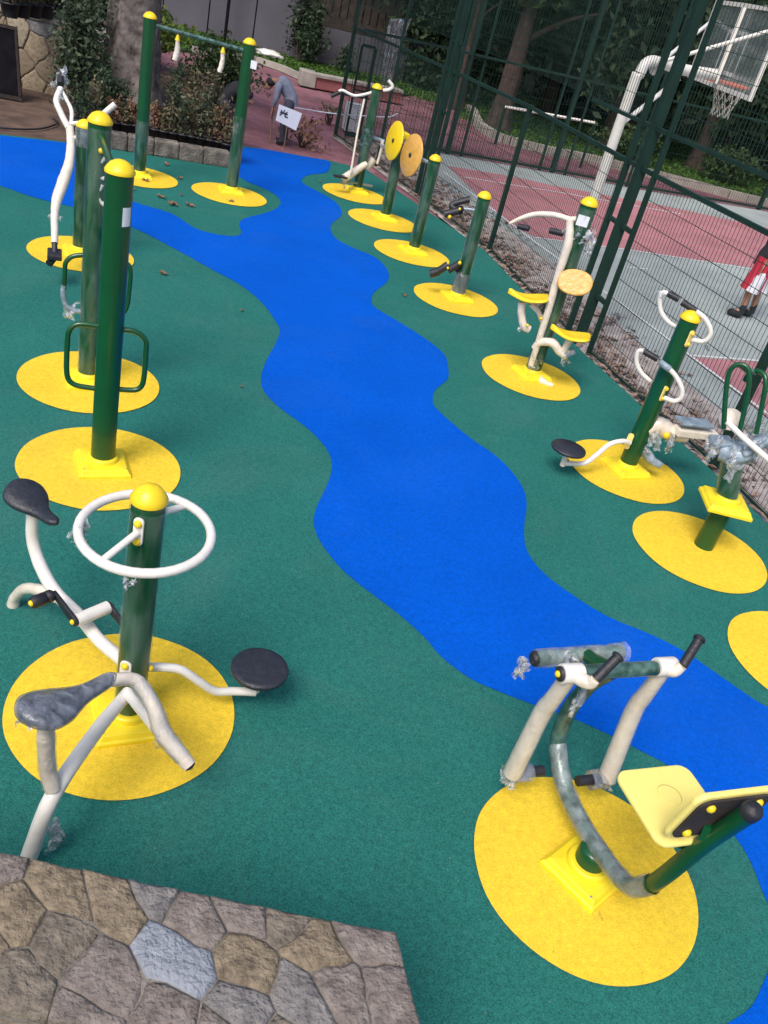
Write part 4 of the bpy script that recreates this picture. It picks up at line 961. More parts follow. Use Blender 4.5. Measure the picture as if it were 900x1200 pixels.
# handles: white elbow then black grip leaning away
for hx, g0_, g1_ in (((672, 792), (690, 800), (697, 796)), ((775, 780), (795, 787), (802, 778))): pass
for r0_, px0, px1, pe in ((-.25, (698, 796), (723, 771), (690, 800)), (.25, (800, 780), (819, 750), (790, 786))):
    a = P(.35, .95, r0_); e = at(*pe, .96); g0_ = at(*px0, 1.0); g1_ = at(*px1, 1.09)
    MB().tube([a, e, g0_], [.034, .030, .022], 14, jit=.05).build('handle_elbow', 'cream_wrap', O_)
    MB().tube([g0_, g1_], .022, 16).build('hand_grip', 'black_plastic', O_)
    dd = (g1_ - g0_).normalized(); MB().lathe([(.028, 0), (.028, .012), (.02, .018)], g1_, dd, 16).build('grip_end', 'black_plastic', O_)
wisp(O_, at(705, 1075, .02), 4, .05, 'film_thin')

# ------------------------------------------------------------------ stone walls (irregular pieces, each its own object)
def voronoi(W, Hh, seeds):
    cells = []
    for i, s in enumerate(seeds):
        poly = [Vector(p) for p in ((0, 0), (W, 0), (W, Hh), (0, Hh))]
        for j, t in enumerate(seeds):
            if i == j: continue
            m_ = (Vector(s) + Vector(t)) / 2; n_ = Vector(t) - Vector(s); out = []
            for k in range(len(poly)):
                a, b_ = poly[k], poly[(k + 1) % len(poly)]; da, db = (a - m_).dot(n_), (b_ - m_).dot(n_)
                if da <= 0: out.append(a)
                if da * db < 0: out.append(a + (b_ - a) * (da / (da - db)))
            poly = out
            if not poly: break
        if len(poly) >= 3: cells.append(poly)
    return cells
def stones(par_, W, Hh, seeds, M4, mats, gap=.010, proud=.02, jit=.006, depth=.03, pick=None, warp=0.0):
    for ci, poly in enumerate(voronoi(W, Hh, seeds)):
        c = sum(poly, Vector((0, 0))) / len(poly); pts = []
        for k in range(len(poly)):
            a, b_ = poly[k], poly[(k + 1) % len(poly)]; L_ = (b_ - a).length; m_ = max(1, int(L_ / .045))
            for q in range(m_): pts.append(a.lerp(b_, q / m_))
        if warp:
            wp = []
            for p in pts:
                ed = min(1, min(p.x, W - p.x, p.y, Hh - p.y) / .04); nv_ = noise.noise_vector(Vector((p.x * 6, p.y * 6, 5.5))) + .5 * noise.noise_vector(Vector((p.x * 17, p.y * 17, 1.5)))
                wp.append(p + Vector((nv_.x, nv_.y)) * warp * max(.22, ed))
            pts = wp; c = sum(pts, Vector((0, 0))) / len(pts)
        rings = []
        tilt = (random.uniform(-.012, .012), random.uniform(-.012, .012)); hz = random.uniform(.6, 1.1) * proud
        jj = [random.uniform(-jit, jit) for _ in pts]
        for inset, z in ((gap, -depth), (gap, hz * .45), (gap + .010, hz * .85), (gap + .03, hz)):
            ring = []
            for p, j_ in zip(pts, jj):
                d = c - p; L_ = max(d.length, .001); q = p + d * min(.6, (inset + abs(j_)) / L_)
                zz_ = z + (q.x - c.x) * tilt[0] + (q.y - c.y) * tilt[1] + (noise.noise(Vector((q.x * 14, q.y * 14, ci))) * .007 + noise.noise(Vector((q.x * 45, q.y * 45, ci))) * .004 if z > 0 else 0)
                ring.append(M4 @ Vector((q.x, q.y, zz_)))
            rings.append(ring)
        n_ = len(pts); vs = [p for r_ in rings for p in r_] + [M4 @ Vector((c.x, c.y, hz + .004))]
        fs = [(i * n_ + k, i * n_ + (k + 1) % n_, (i + 1) * n_ + (k + 1) % n_, (i + 1) * n_ + k) for i in range(3) for k in range(n_)] + [(3 * n_ + k, 3 * n_ + (k + 1) % n_, 4 * n_) for k in range(n_)]
        m_ = random.choice(mats) if pick is None else pick(c, mats)
        MB().add(vs, fs, True).build('stone', m_, par_)

zt = 1.0
random.seed(23)
wf0, wf1, wf2 = at(-60, 984, zt), at(465, 1092, zt), at(495, 1200, zt)       # far edge and right end
ux = (wf1 - wf0).normalized(); WW = (wf1 - wf0).length + .62; thk = .405
w0 = wf1 - ux * WW; vy = (wf2 - wf1); vy = vy.normalized(); 
fw = thing('stone_wall', (wf1.x, wf1.y, 0), 'low wall topped with irregular brown and grey stones in the foreground', 'wall')
nper = Vector((ux.y, -ux.x, 0)); skew = vy * (thk / max(.2, vy.dot(nper)))
cc = [w0, wf1, wf1 + skew, w0 + nper * thk]
ins = .012
ci_ = sum(cc, Vector((0, 0, 0))) / 4; cc = [p + (ci_ - p).normalized() * .022 for p in cc]
core = MB().add([(p.x, p.y, -.05) for p in cc] + [(p.x, p.y, zt - .011) for p in cc], [(0, 1, 2, 3), (7, 6, 5, 4), (0, 4, 5, 1), (1, 5, 6, 2), (2, 6, 7, 3), (3, 7, 4, 0)]).build('mortar_core', 'mortar', fw)
seeds = []
for _ in range(4000):
    p = (random.uniform(0, WW + .12), random.uniform(0, thk))
    if all(((p[0] - q[0]) ** 2 / 1.5 + (p[1] - q[1]) ** 2) > (.085 + .075 * abs(noise.noise(Vector((p[0] * 3.1, p[1] * 3.1, 7))) * 2)) ** 2 for q in seeds): seeds.append(p)
M4 = Matrix(((ux.x, nper.x, 0, w0.x), (ux.y, nper.y, 0, w0.y), (0, 0, 1, zt - .011), (0, 0, 0, 1)))
# right end is cut obliquely: shear x by y
shear = (skew.dot(ux)) / thk
M4s = M4 @ Matrix(((1, shear, 0, 0), (0, 1, 0, 0), (0, 0, 1, 0), (0, 0, 0, 1)))
blue_at = at(213, 1115, zt)
loc_blue = M4s.inverted() @ blue_at
ib = min(range(len(seeds)), key=lambda i: (seeds[i][0] - loc_blue.x) ** 2 + (seeds[i][1] - loc_blue.y) ** 2); seeds[ib] = (loc_blue.x, loc_blue.y)
seeds = [s for k_, s in enumerate(seeds) if k_ == ib or ((s[0] - loc_blue.x) / 1.35) ** 2 + (s[1] - loc_blue.y) ** 2 > .105 ** 2]
def pick(c, mats):
    if (c - Vector((loc_blue.x, loc_blue.y))).length < .05: return mats[4]
    return random.choice([mats[0], mats[0], mats[1], mats[1], mats[2], mats[3], mats[3]])
seeds = [s for s in seeds if s[0] < WW]
stones(fw, WW, thk, seeds, M4s, STONES, gap=.0012, proud=.010, jit=.003, pick=pick, warp=.022)
# near face of the wall
Mn = Matrix(((ux.x, 0, nper.x, w0.x + nper.x * thk), (ux.y, 0, nper.y, w0.y + nper.y * thk), (0, 1, 0, .1), (0, 0, 0, 1)))
sd2 = [(x * .2 + random.uniform(-.06, .06), y * .18 + random.uniform(-.05, .05)) for x in range(int(WW / .2) + 1) for y in range(5)]
stones(fw, WW, .85, sd2, Mn, STONES[:4], gap=.008, proud=.015)
Me = None

# retaining wall at the back left, with plants on top
ra, rb_ = Vector((-11.5, 15.6, 0)), at(62, 110) + Vector((0, .12, 0)); rb_.z = 0
rdir = (rb_ - ra).normalized(); rb_ = rb_ + rdir * 1.7; RWL = (rb_ - ra).length; rn = Vector((rdir.y, -rdir.x, 0)); RWH = 1.10
rw = thing('retaining_wall', ra, 'cream stone retaining wall with potted plants on top behind the blue path', 'wall')
mc = MB(); th_ = .5
cc = [ra, rb_, rb_ - rn * th_, ra - rn * th_]
mc.add([(p.x, p.y, -.1) for p in cc] + [(p.x, p.y, RWH) for p in cc], [(3, 2, 1, 0), (4, 5, 6, 7), (0, 1, 5, 4), (1, 2, 6, 5), (2, 3, 7, 6), (3, 0, 4, 7)]).build('mortar_core', 'mortar', rw)
seeds = []
for _ in range(3000):
    p = (random.uniform(0, RWL), random.uniform(0, RWH + .1))
    if all((((p[0] - q[0]) / .25) ** 2 + ((p[1] - q[1]) / .42) ** 2) > 1 for q in seeds): seeds.append(p)
M4 = Matrix(((rdir.x, 0, rn.x, ra.x), (rdir.y, 0, rn.y, ra.y), (0, 1, 0, -.08), (0, 0, 0, 1)))
stones(rw, RWL, RWH + .08, seeds, M4, WSTONES, gap=.008, proud=.03, jit=.006, warp=.04)
cp = [ra + rn * .05, rb_ + rn * .05, rb_ - rn * (th_ + .02), ra - rn * (th_ + .02)]
MB().add([(p.x, p.y, RWH + .002) for p in cp] + [(p.x, p.y, RWH + .07) for p in cp], [(3, 2, 1, 0), (4, 5, 6, 7), (0, 1, 5, 4), (1, 2, 6, 5), (2, 3, 7, 6), (3, 0, 4, 7)]).build('coping', 'concrete', rw, bevel=.01)
terr = sheet('terrace_soil', [(ra - rn * .55)[:2], (rb_ - rn * .55)[:2], (-7.5, 19.5), (-9, 24), (-16, 24), (-16, 16)], 1.0, 'soil', th=1.1)
# brown bed in front, hose
sheet('soil_bed', [(-12, 12.9), (-9, 11.8), (-7.2, 12.45), (-6.05, 13.28), (-5.5, 14.2), (-5.0, 15.5), (-5.8, 17.8), (-8, 17.2), (-12, 15.7)], -.035, 'soil')
hose = [at(-20, 147, .0), at(15, 151, .0), at(45, 151, 0), at(62, 147, 0), at(68, 143, 0), at(62, 139, 0)]
tag(MB().tube(hose, .014, 8).build('hose', 'black_plastic'), 'thin black hose curving over the brown soil beside the blue path', 'hose')
# dark board leaning on the wall
bd0 = at(26, 118); bdd = Vector((-.93, -.36, 0)); z1 = 1.06
nb = Vector((-bdd.y, bdd.x, 0)); nb = nb if nb.y > 0 else -nb
p0 = bd0; p1 = bd0 + bdd * 1.6; up_ = nb * .22 + Vector((0, 0, z1)) + bdd * .10
bo = thing('board', (p0.x, p0.y, 0), 'dark panel board leaning against the cream stone wall', 'board')
MB().add([p0, p1, p1 + up_, p0 + up_] + [q + nb * .035 for q in (p0, p1, p1 + up_, p0 + up_)], [(0, 1, 2, 3), (7, 6, 5, 4), (0, 4, 5, 1), (1, 5, 6, 2), (2, 6, 7, 3), (3, 7, 4, 0)]).build('panel', 'board', bo, bevel=.004)
fb = MB(); iu = up_.normalized(); of = -nb * .006
for a, b_ in ((p0 + up_ * .02, p1 + up_ * .02), (p0 + up_ * .98, p1 + up_ * .98), (p0 + up_ * .05 + bdd * .03, p0 + up_ * .95 + bdd * .03)): fb.bar(a + of, b_ + of, .03, .05)
fb.build('frame', 'dark_wood', bo)

# kerb wall in front of the planted bed
k0, k1 = at(112, 172), at(268, 197); kd = (k1 - k0).normalized(); kn = Vector((kd.y, -kd.x, 0)); KL = (k1 - k0).length
kb = thing('planter_kerb', k0, 'low rough grey stone kerb holding the potted shrubs behind the pull-up frame', 'kerb')
x0 = 0
while x0 < KL:
    L_ = min(random.uniform(.32, .6), KL - x0); c_ = k0 + kd * (x0 + L_ / 2) - kn * .10
    MB().box((c_.x, c_.y, .115 + random.uniform(-.012, .012)), (L_ - .003, .20, .25), Matrix.Rotation(math.atan2(kd.y, kd.x), 3, 'Z')).build('stone', M['kerb_stone'], kb, bevel=.03)
    x0 += L_
bed = [k0 - kn * .205, k1 - kn * .205, k1 - kn * 1.0 + kd * .1, at(275, 120), at(200, 88), at(90, 110), at(80, 150)]
sheet('planting_bed', [(p.x, p.y) for p in bed], .10, 'soil', th=.16)

# ------------------------------------------------------------------ plants
def foliage_mesh(par_, pts, sz, m): return quads('foliage', pts, sz, m, parent=par_)
def stems(par_, base, tops, r=.008, m='bark_dark'):
    mb = MB()
    for t_ in tops:
        a = Vector(base); b_ = Vector(t_); mid = a.lerp(b_, .5) + Vector((random.uniform(-.05, .05), random.uniform(-.05, .05), .03)); mb.tube([a, mid, b_], [r, r * .7, r * .4], 5, n=3, caps=False)
    return mb.build('stem', m, par_)
def potted(p, h, wd, m, label, z0=.10, sz=.045, n=260, pot_r=.11):
    p = Vector((p[0], p[1], z0)); t = thing('potted_plant', p, label, 'potted plant', 'potted shrubs')
    MB().lathe([(pot_r * .78, 0), (pot_r, .19), (pot_r * 1.07, .19), (pot_r * 1.07, .215), (pot_r * .93, .215), (pot_r * .9, .18), (0, .18)], p, segs=16).build('pot', 'pot', t)
    tops = [p + Vector((random.gauss(0, wd * .4), random.gauss(0, wd * .4), .2 + h * random.uniform(.5, 1))) for _ in range(6)]
    stems(t, p + Vector((0, 0, .17)), tops)
    pts = []
    for i in range(n):
        tp = random.choice(tops); f_ = random.random() ** .6; q = (p + Vector((0, 0, .2))).lerp(tp, f_); pts.append(q + Vector([random.gauss(0, wd * .22) for _ in range(3)]))
    foliage_mesh(t, pts, RNG.uniform(.7, 1.3, len(pts)) * sz, m)
    return t
# front row in the bed, left to right
row = [((90, 158), .55, .22, 'leaf_dark'), ((108, 160), .6, .22, 'leaf_olive'), ((131, 160), .35, .16, 'leaf_dry'), ((143, 162), .3, .14, 'leaf_olive'), ((153, 163), .35, .16, 'leaf_dry'), ((178, 168), .35, .15, 'leaf_dry'), ((188, 170), .38, .16, 'leaf_olive'),
       ((199, 172), .55, .2, 'leaf_olive'), ((210, 174), .65, .22, 'leaf_bush'), ((221, 176), .70, .24, 'leaf_olive'), ((231, 178), .75, .24, 'leaf_bush'), ((242, 180), .68, .22, 'leaf_olive'), ((252, 182), .6, .22, 'leaf_dry'), ((262, 185), .55, .18, 'leaf_olive')]
looks = {'leaf_dark': 'dark green', 'leaf_olive': 'olive green', 'leaf_dry': 'reddish brown', 'leaf_bush': 'grey green'}
pos_words = ['leftmost pot of the bed, under the dark bush', 'second pot from the left, under the dark bush', 'left of the big trunk foot, low and sparse', 'against the left side of the big trunk foot', 'right before the middle of the big trunk', 'behind the left pull-up post', 'just right of the left pull-up post', 'second right of the left pull-up post',
             'third right of the left pull-up post, bushy', 'left of centre between pull-up posts', 'right of centre between pull-up posts', 'third left of the right pull-up post', 'second left of the right pull-up post', 'beside the right pull-up post, last of its row']
for (q, h, wd, m), wds in zip(row, pos_words):
    p = at(*q, .10) + Vector((0, .12, 0)); potted(p, h, wd, m, ('potted %s shrub %s' % (looks[m], wds)))
row2 = [((205, 150), .9, .28, 'leaf_bush', 'behind the row, nearest the big trunk'), ((222, 154), 1.0, .3, 'leaf_olive', 'behind the row, loose, near the trunk'), ((240, 158), .95, .28, 'leaf_olive', 'behind the row, in its middle'), ((256, 160), .8, .25, 'leaf_bush', 'behind the row by the right pull-up post')]
for q, h, wd, m, wds in row2: potted(at(*q, .10), h, wd, m, 'tall %s shrub, %s' % (looks[m], wds), n=520)
# pots on the retaining wall
wt = [(8, .6), (22, .5), (36, .55), (50, .5), (66, .55), (82, .6), (98, .6), (116, .6)]
wl = ['above the leaning board, at the left edge', 'above the right corner of the leaning board', 'third from the left', 'fourth from the left', 'fifth from the left, above the wall corner', 'sixth from the left', 'seventh, above the dark bush', 'eighth, beside the big trunk']
for (x, h), s_ in zip(wt, wl):
    p = at(x, 20 + x * .02, RWH + .07) + Vector((0, .10, 0)); potted(p, h, .25, random.choice(['leaf_olive', 'leaf_bush', 'leaf_bush']), 'potted shrub on the cream wall, ' + s_, z0=RWH + .07, sz=.06, n=420, pot_r=.15)
# dark bush by the trunk
def bush(name, p, rad, n, sz, m, label, cat='bush', group=None, k=26):
    p = Vector(p); t = thing(name, (p.x, p.y, p.z - rad[2]), label, cat, group)
    pts = clump(p, rad, n, k, .24); pts[:, 2] = np.maximum(pts[:, 2], p.z - rad[2])
    foliage_mesh(t, pts, RNG.uniform(.7, 1.3, n) * sz, m)
    stems(t, (p.x, p.y, p.z - rad[2] - .02), [tuple(x) for x in clump(p, np.array(rad) * .6, 10)], .02)
    return t
c_ = at(95, 148); bush('bush', (c_.x - .30, c_.y + .75, .95), (.42, .5, .85), 4200, .06, 'leaf_bush', 'dark green bush between the cream wall and the big trunk')
c_ = at(110, 158); bush('bush', (c_.x, c_.y + .45, .50), (.40, .3, .40), 1600, .05, 'leaf_dark', 'low dark bush at the foot of the big trunk, left side')
c_ = at(225, 120); bush('bush', (c_.x, c_.y + 1.6, .55), (1.0, .6, .5), 2600, .07, 'leaf_mid', 'mid green bush on the grass behind the potted shrubs')
c_ = at(232, 50); bush('bush', (c_.x + .9, c_.y - 6.5, .8), (.9, .6, .45), 1200, .10, 'leaf_lime', 'pale lime leaved bush right of the big trunk behind the shrubs')
bush('bush', (-12.0, 19.0, 1.8), (1.6, .9, .8), 4000, .10, 'leaf_mid', 'green bush on the terrace above the left end of the cream wall')
bush('bush', (-9.2, 19.6, 1.7), (1.5, .9, .8), 4000, .10, 'leaf_bush', 'grey green bush on the terrace beside the big trunk')

# ------------------------------------------------------------------ trees
def trunk_mesh(par_, b_, h, r, lean=(0, 0), flute=.12, m='bark', limbs=5, lz=.55, top=None):
    N, K = 26, 40; vs = []
    for i in range(N):
        t = i / (N - 1); z = h * t; rr = r * (1 - .55 * t) * (1 + .55 * math.exp(-t * h / .35)) if True else r
        for k in range(K):
            a = 2 * math.pi * k / K
            q = rr * (1 + flute * noise.noise(Vector((math.cos(a) * 1.6, math.sin(a) * 1.6, z * .45 + b_[0]))) + flute * .5 * noise.noise(Vector((math.cos(a) * 5, math.sin(a) * 5, z * 1.6))))
            vs.append((b_[0] + lean[0] * t + q * math.cos(a), b_[1] + lean[1] * t + q * math.sin(a), b_[2] + z - .05))
    fs = [(i * K + k, i * K + (k + 1) % K, (i + 1) * K + (k + 1) % K, (i + 1) * K + k) for i in range(N - 1) for k in range(K)] + [tuple(range((N - 1) * K, N * K))]
    mb = MB().add(vs, fs, True)
    o = mb.build('trunk', m, par_)
    ends = []
    for i in range(limbs):
        t = lz + (1 - lz) * i / max(1, limbs - 1) * .95; z = h * t; a = i * 2.4 + b_[0]
        s = Vector((b_[0] + lean[0] * t, b_[1] + lean[1] * t, b_[2] + z)); L_ = r * random.uniform(5, 8)
        e1 = s + Vector((math.cos(a) * L_ * .5, math.sin(a) * L_ * .5, L_ * .35)); e2 = s + Vector((math.cos(a) * L_, math.sin(a) * L_, L_ * .55))
        MB().tube([s, e1, e2], [r * .32, r * .2, r * .08], 10, n=5).build('limb', m, par_); ends.append(e2)
    return ends
bt = Vector((-6.22, 16.0, .0))
BT = thing('big_tree', bt, 'very thick old tree with rough brown bark behind the pull-up frame', 'tree')
ends = trunk_mesh(BT, bt, 5.2, .50, (.15, .1), .22, limbs=6, lz=.72)
pts = np.concatenate([clump(e + Vector((0, 0, .6)), (1.6, 1.6, .9), 700, 10) for e in ends] + [clump(bt + Vector((0, 0, 6.6)), (2.6, 2.6, 1.3), 1500, 16)])
foliage_mesh(BT, pts, RNG.uniform(.10, .18, len(pts)), 'leaf_mid')

def tree(b_, h, r, crown, label, m='leaf_dark', n=9500, sz=.20, low=1.5, lean=(0, 0), group='trees behind the court'):
    b_ = Vector(b_); t = thing('tree', b_, label, 'tree', group)
    trunk_mesh(t, b_, h * .7, r, lean, .12, 'bark_dark', 5, .4)
    c = b_ + Vector((lean[0], lean[1], (h + low) / 2)); pts = clump(c, (crown, crown, (h - low) / 2), n, 34, .17)
    pts[:, 2] = np.maximum(pts[:, 2], low * .8)
    foliage_mesh(t, pts, RNG.uniform(.7, 1.3, n) * sz, m)
trees = [((.3, 27.0, 0), 8, .30, 2.0, 'stout dark tree on the lawn behind the far fence, brown trunk in view', 'leaf_mid', 2.9),
         ((-1.1, 29.5, 0), 8, .22, 1.9, 'slender dark tree left of the stout trunk behind the court', 'leaf_dark', 3.1),
         ((3.6, 29, 0), 8, .24, 2.4, 'dark evergreen behind the white basketball pole', 'leaf_dark', 1.2),
         ((6.6, 30, 0), 8.5, .25, 2.5, 'dark evergreen seen below the backboard, right of the pole', 'leaf_dark', .9),
         ((10, 31, 0), 8.5, .25, 2.6, 'dark evergreen at the right edge behind the far fence', 'leaf_dark', .9),
         ((14, 33, 0), 9, .25, 2.8, 'dark evergreen farthest right, mostly out of view', 'leaf_dark', .9),
         ((-3.6, 32.2, 0), 8, .22, 2.2, 'dark tree behind the corner post of the court cage', 'leaf_dark', 2.4),
         ((1.8, 33, 0), 9, .25, 2.8, 'tall mid green tree deep behind the stout trunk', 'leaf_mid', 1.0),
         ((5.0, 34.5, 0), 9, .25, 3.0, 'tall dark tree deep behind the backboard', 'leaf_dark', .9),
         ((8.6, 35.5, 0), 9, .25, 3.0, 'tall mid green tree deep behind the right end of the fence', 'leaf_mid', 1.0)]
for b_, h, r, cr, lab, m, low in trees: tree(b_, h, r, cr, lab, m, low=low)
# young shrubs under the trees
for q, lab in (((4.0, 27.4, .5), 'olive shrub on the lawn behind the white basketball pole'), ((7.2, 28.3, .5), 'olive shrub on the lawn toward the right edge')):
    bush('bush', q, (.9, .6, .55), 1500, .09, 'leaf_mid', lab)
# added dark rise, hides the sky that would show between the trees
hv = []; NX, NY = 60, 16
for j in range(NY):
    for i in range(NX):
        x = -70 + 150 * i / (NX - 1); y = 38 + 42 * j / (NY - 1); z = 14 * (1 / (1 + math.exp(-(j - 3.2) * 1.1))) * (1 + .25 * noise.noise(Vector((x * .08, y * .08, 1)))) - .6
        hv.append((x, y, z))
hf = [(j * NX + i, j * NX + i + 1, (j + 1) * NX + i + 1, (j + 1) * NX + i) for j in range(NY - 1) for i in range(NX - 1)]
MB().add(hv, hf, True).build('sky_screen_rise', 'sky_screen', kind='structure')
n = 42000; X = RNG.uniform(-12, 26, n); Y = RNG.uniform(35.5, 39, n); Z = RNG.uniform(0, 1, n) ** .8 * 8.5
mask = np.array([noise.noise(Vector((x * .55, z * .7, y * .4))) > -.22 for x, y, z in zip(X, Y, Z)])
tag(quads('woodland', np.stack([X, Y, Z], 1)[mask], RNG.uniform(.14, .34, mask.sum()), 'leaf_dark'), 'dark mass of woodland foliage closing the view behind the court', 'woodland', kind='stuff')
bush('bush', (-1.6, 31.6, 1.9), (2.2, .8, 2.0), 9000, .17, 'leaf_dark', 'tall dark hedge behind the hanging plastic sheet and cage corner')
# small trunks in the wood
for i, (x, y) in enumerate(((-.9, 36.2), (2.4, 31.2), (8.2, 32.6), (12, 34))):
    pass

# ------------------------------------------------------------------ lawns, borders and rear walls
lawn_r = [Vector((-.9, 29.8, 0)), at(553, 132), at(560, 147), at(575, 158), at(590, 165), at(640, 178), at(700, 190), at(800, 215), at(900, 240), Vector((14, 29.5, 0))]
lawn_pts = [(p.x, p.y) for p in lawn_r]
sheet('right_lawn', lawn_pts + [(20, 38), (-2, 38)], .02, 'lawn_soil', th=.1)
bk_ = thing('lawn_kerb', (lawn_pts[1][0], lawn_pts[1][1], 0), 'pale curved concrete kerb between the lawn and the red path behind the court', 'kerb')
pp_ = smooth_path([Vector((*p, 0)) for p in lawn_pts], 5)
for i in range(len(pp_) - 1):
    a, b_ = pp_[i], pp_[i + 1]; d = (b_ - a); 
    if d.length < .05: continue
    dn = d.normalized(); MB().bar(a + dn * .006 + Vector((0, 0, .05)), b_ - dn * .006 + Vector((0, 0, .05)), .22, .20).build('kerb_stone', 'coping', bk_)
def grass(name, tri_fn, n, label, z=.02):
    C = []
    while len(C) < n:
        p = tri_fn()
        if p is not None: C.append((p[0], p[1], z + .03))
    C = np.array(C); return tag(quads(name, C, RNG.uniform(.05, .11, n), 'grass'), label, 'grass', kind='stuff')
def gr():
    x = random.uniform(-1, 14); y = random.uniform(25, 36)
    lo = np.interp(x, [p[0] for p in lawn_pts[2:]], [p[1] for p in lawn_pts[2:]])
    return (x, y) if y > lo + .2 else None
grass('grass', gr, 16000, 'short green grass of the lawn under the trees behind the court')
lawn_l = [at(225, 60), at(262, 66), at(300, 72), at(330, 82), at(352, 92), at(362, 91), at(396, 92), at(470, 112)]
ll = [(p.x, p.y) for p in lawn_l]
sheet('left_lawn', [(-14, 24)] + [(-9.5, 24.2)] + ll + [(-1.5, 36), (-4, 37), (-20, 33)], .02, 'lawn_soil', th=.1)
def gl_():
    x = random.uniform(-12, -1.5); y = random.uniform(23, 34)
    lo = np.interp(x, [-12, -9.5] + sorted([p[0] for p in ll]), [24.3, 24.3] + [p[1] for p in sorted(ll)])
    return (x, y) if y > lo + .15 else None
grass('grass', gl_, 12000, 'patchy green grass in front of the grey rear wall')
kl = thing('lawn_kerb', (ll[2][0], ll[2][1], 0), 'pinkish kerb between the red plaza and the grass, behind the bending man', 'kerb')
for i in range(len(ll) - 4):
    a, b_ = Vector((*ll[i], .05)), Vector((*ll[i + 1], .05)); dn = (b_ - a).normalized(); MB().bar(a + dn * .01, b_ - dn * .01, .16, .16).build('kerb_stone', 'coping', kl)
pl_ = thing('planter_wall', (ll[4][0], ll[4][1], 0), 'low red planter wall with cream coping at the edge of the grass', 'wall')
a, b_ = at(366, 103), at(470, 122); dn = (b_ - a).normalized(); nn = Vector((-dn.y, dn.x, 0)) * .2
MB().bar(a + nn + Vector((0, 0, .13)), b_ + nn + Vector((0, 0, .13)), .30, .28).build('wall_body', 'planter_red', pl_, bevel=.01)
MB().bar(a + nn + Vector((0, 0, .31)), b_ + nn + Vector((0, 0, .31)), .40, .08).build('coping', 'coping', pl_, bevel=.01)
MB().box(a + Vector((-.22, .2, .18)), (.42, .5, .38), Matrix.Rotation(R(20), 3, 'Z')).build('end_block', 'coping', pl_, bevel=.02)
# rear walls
wr = thing('rear_wall', (-5, 31, 0), 'grey rendered wall topped with a dark slatted fence behind the grass', 'wall')
wa, wb = Vector((-6.38, 31.0, 0)), Vector((-3.2, 32.3, 0))
d = (wb - wa).normalized()
MB().bar(wa + Vector((0, 0, .5)), wb + Vector((0, 0, .5)), .25, 1.2).build('wall_body', 'wall_grey', wr)
L_ = (wb - wa).length; MB().bar(wa + Vector((0, 0, 1.27)), wb + Vector((0, 0, 1.27)), .1, .30).build('rail', 'dark_wood', wr)
x0 = 0
while x0 < L_:
    p = wa + d * (x0 + .13); MB().box((p.x, p.y, 2.1), (.20, .03, 1.35), Matrix.Rotation(math.atan2(d.y, d.x), 3, 'Z')).build('plank', 'dark_wood', wr); x0 += .25
wl_ = thing('rear_wall', (-12, 31.2, 0), 'tall grey panelled wall behind the grass, right of the big trunk', 'wall')
wc, wd_ = Vector((-20, 31.0, 0)), Vector((-6.7, 31.0, 0)); x0 = -20
while x0 < -6.8:
    MB().box((x0 + .75, 31.0, 1.3), (1.46, .2, 2.8)).build('panel', 'wall_grey', wl_, bevel=.01); x0 += 1.5
MB().box((-6.6, 30.9, 1.3), (.35, .45, 2.8)).build('pillar', 'wall_grey', wl_, bevel=.01)
lp_ = on(264, 40, (-8.6, 30.2)); tag(MB().tube([(lp_.x, lp_.y, -.1), (lp_.x, lp_.y, 4.0)], .05).build('thin_pole', 'board'), 'thin black pole standing in front of the grey panelled wall', 'pole')
c_ = at(350, 60); bush('bush', (-6.3, 30.2, 1.0), (.7, .4, 1.1), 1500, .10, 'leaf_dark', 'dark climbing shrub against the pillar of the rear wall')
c_ = at(352, 72); bush('bush', (-4.9, 30.6, .4), (.35, .3, .45), 350, .08, 'leaf_dark', 'small dark shrub in front of the low grey wall')

# things lying on the plaza
sk = at(268, 76); t = thing('stone_heap', sk, 'grey sack shaped boulder at the kerb under the pull-up bar', 'boulder')
ico = bmesh.new(); bmesh.ops.create_icosphere(ico, subdivisions=3, radius=1); vs = [Vector((v_.co.x * .42, v_.co.y * .28, v_.co.z * .20)) * (1 + .25 * noise.noise(v_.co * 1.7)) + Vector((sk.x, sk.y, .12)) for v_ in ico.verts]
MB().add(vs, [tuple(v_.index for v_ in f_.verts) for f_ in ico.faces], True).build('boulder', 'concrete', t)
sk = at(312, 70); vs = [Vector((v_.co.x * .40, v_.co.y * .28, v_.co.z * .12)) * (1 + .5 * noise.noise(v_.co * 2.7)) + Vector((sk.x, sk.y + .4, .12)) for v_ in ico.verts]
tag(MB().add(vs, [tuple(v_.index for v_ in f_.verts) for f_ in ico.faces], True).build('plastic_sack', 'white_paint'), 'crumpled white sack on the grass behind the bending man', 'sack')
ico.free()

# white plastic sheet hanging on the cage
ha = thing('plastic_sheet', (-1.9, 21.2, 0), 'long white translucent plastic sheet hanging in the cage corner', 'plastic sheet')
pb0 = Vector((-1.75, 20.3)); vs = []; g_u, g_v = 10, 22
for j in range(g_v + 1):
    for i in range(g_u + 1):
        t_ = j / g_v; px_ = 470 + (452 - 470) * t_ ** .8 + (i / g_u - .5) * (26 - 14 * t_); py_ = 22 + 76 * t_
        vs.append(on(px_, py_, (-1.75, 20.3), .10 * math.sin(i * 1.9 + j * .35) + .05 * noise.noise(Vector((i * .7, j * .5, 0)))))
MB().add(vs, [(j * (g_u + 1) + i, j * (g_u + 1) + i + 1, (j + 1) * (g_u + 1) + i + 1, (j + 1) * (g_u + 1) + i) for j in range(g_v) for i in range(g_u)], True).build('sheet', 'film_dense', ha)

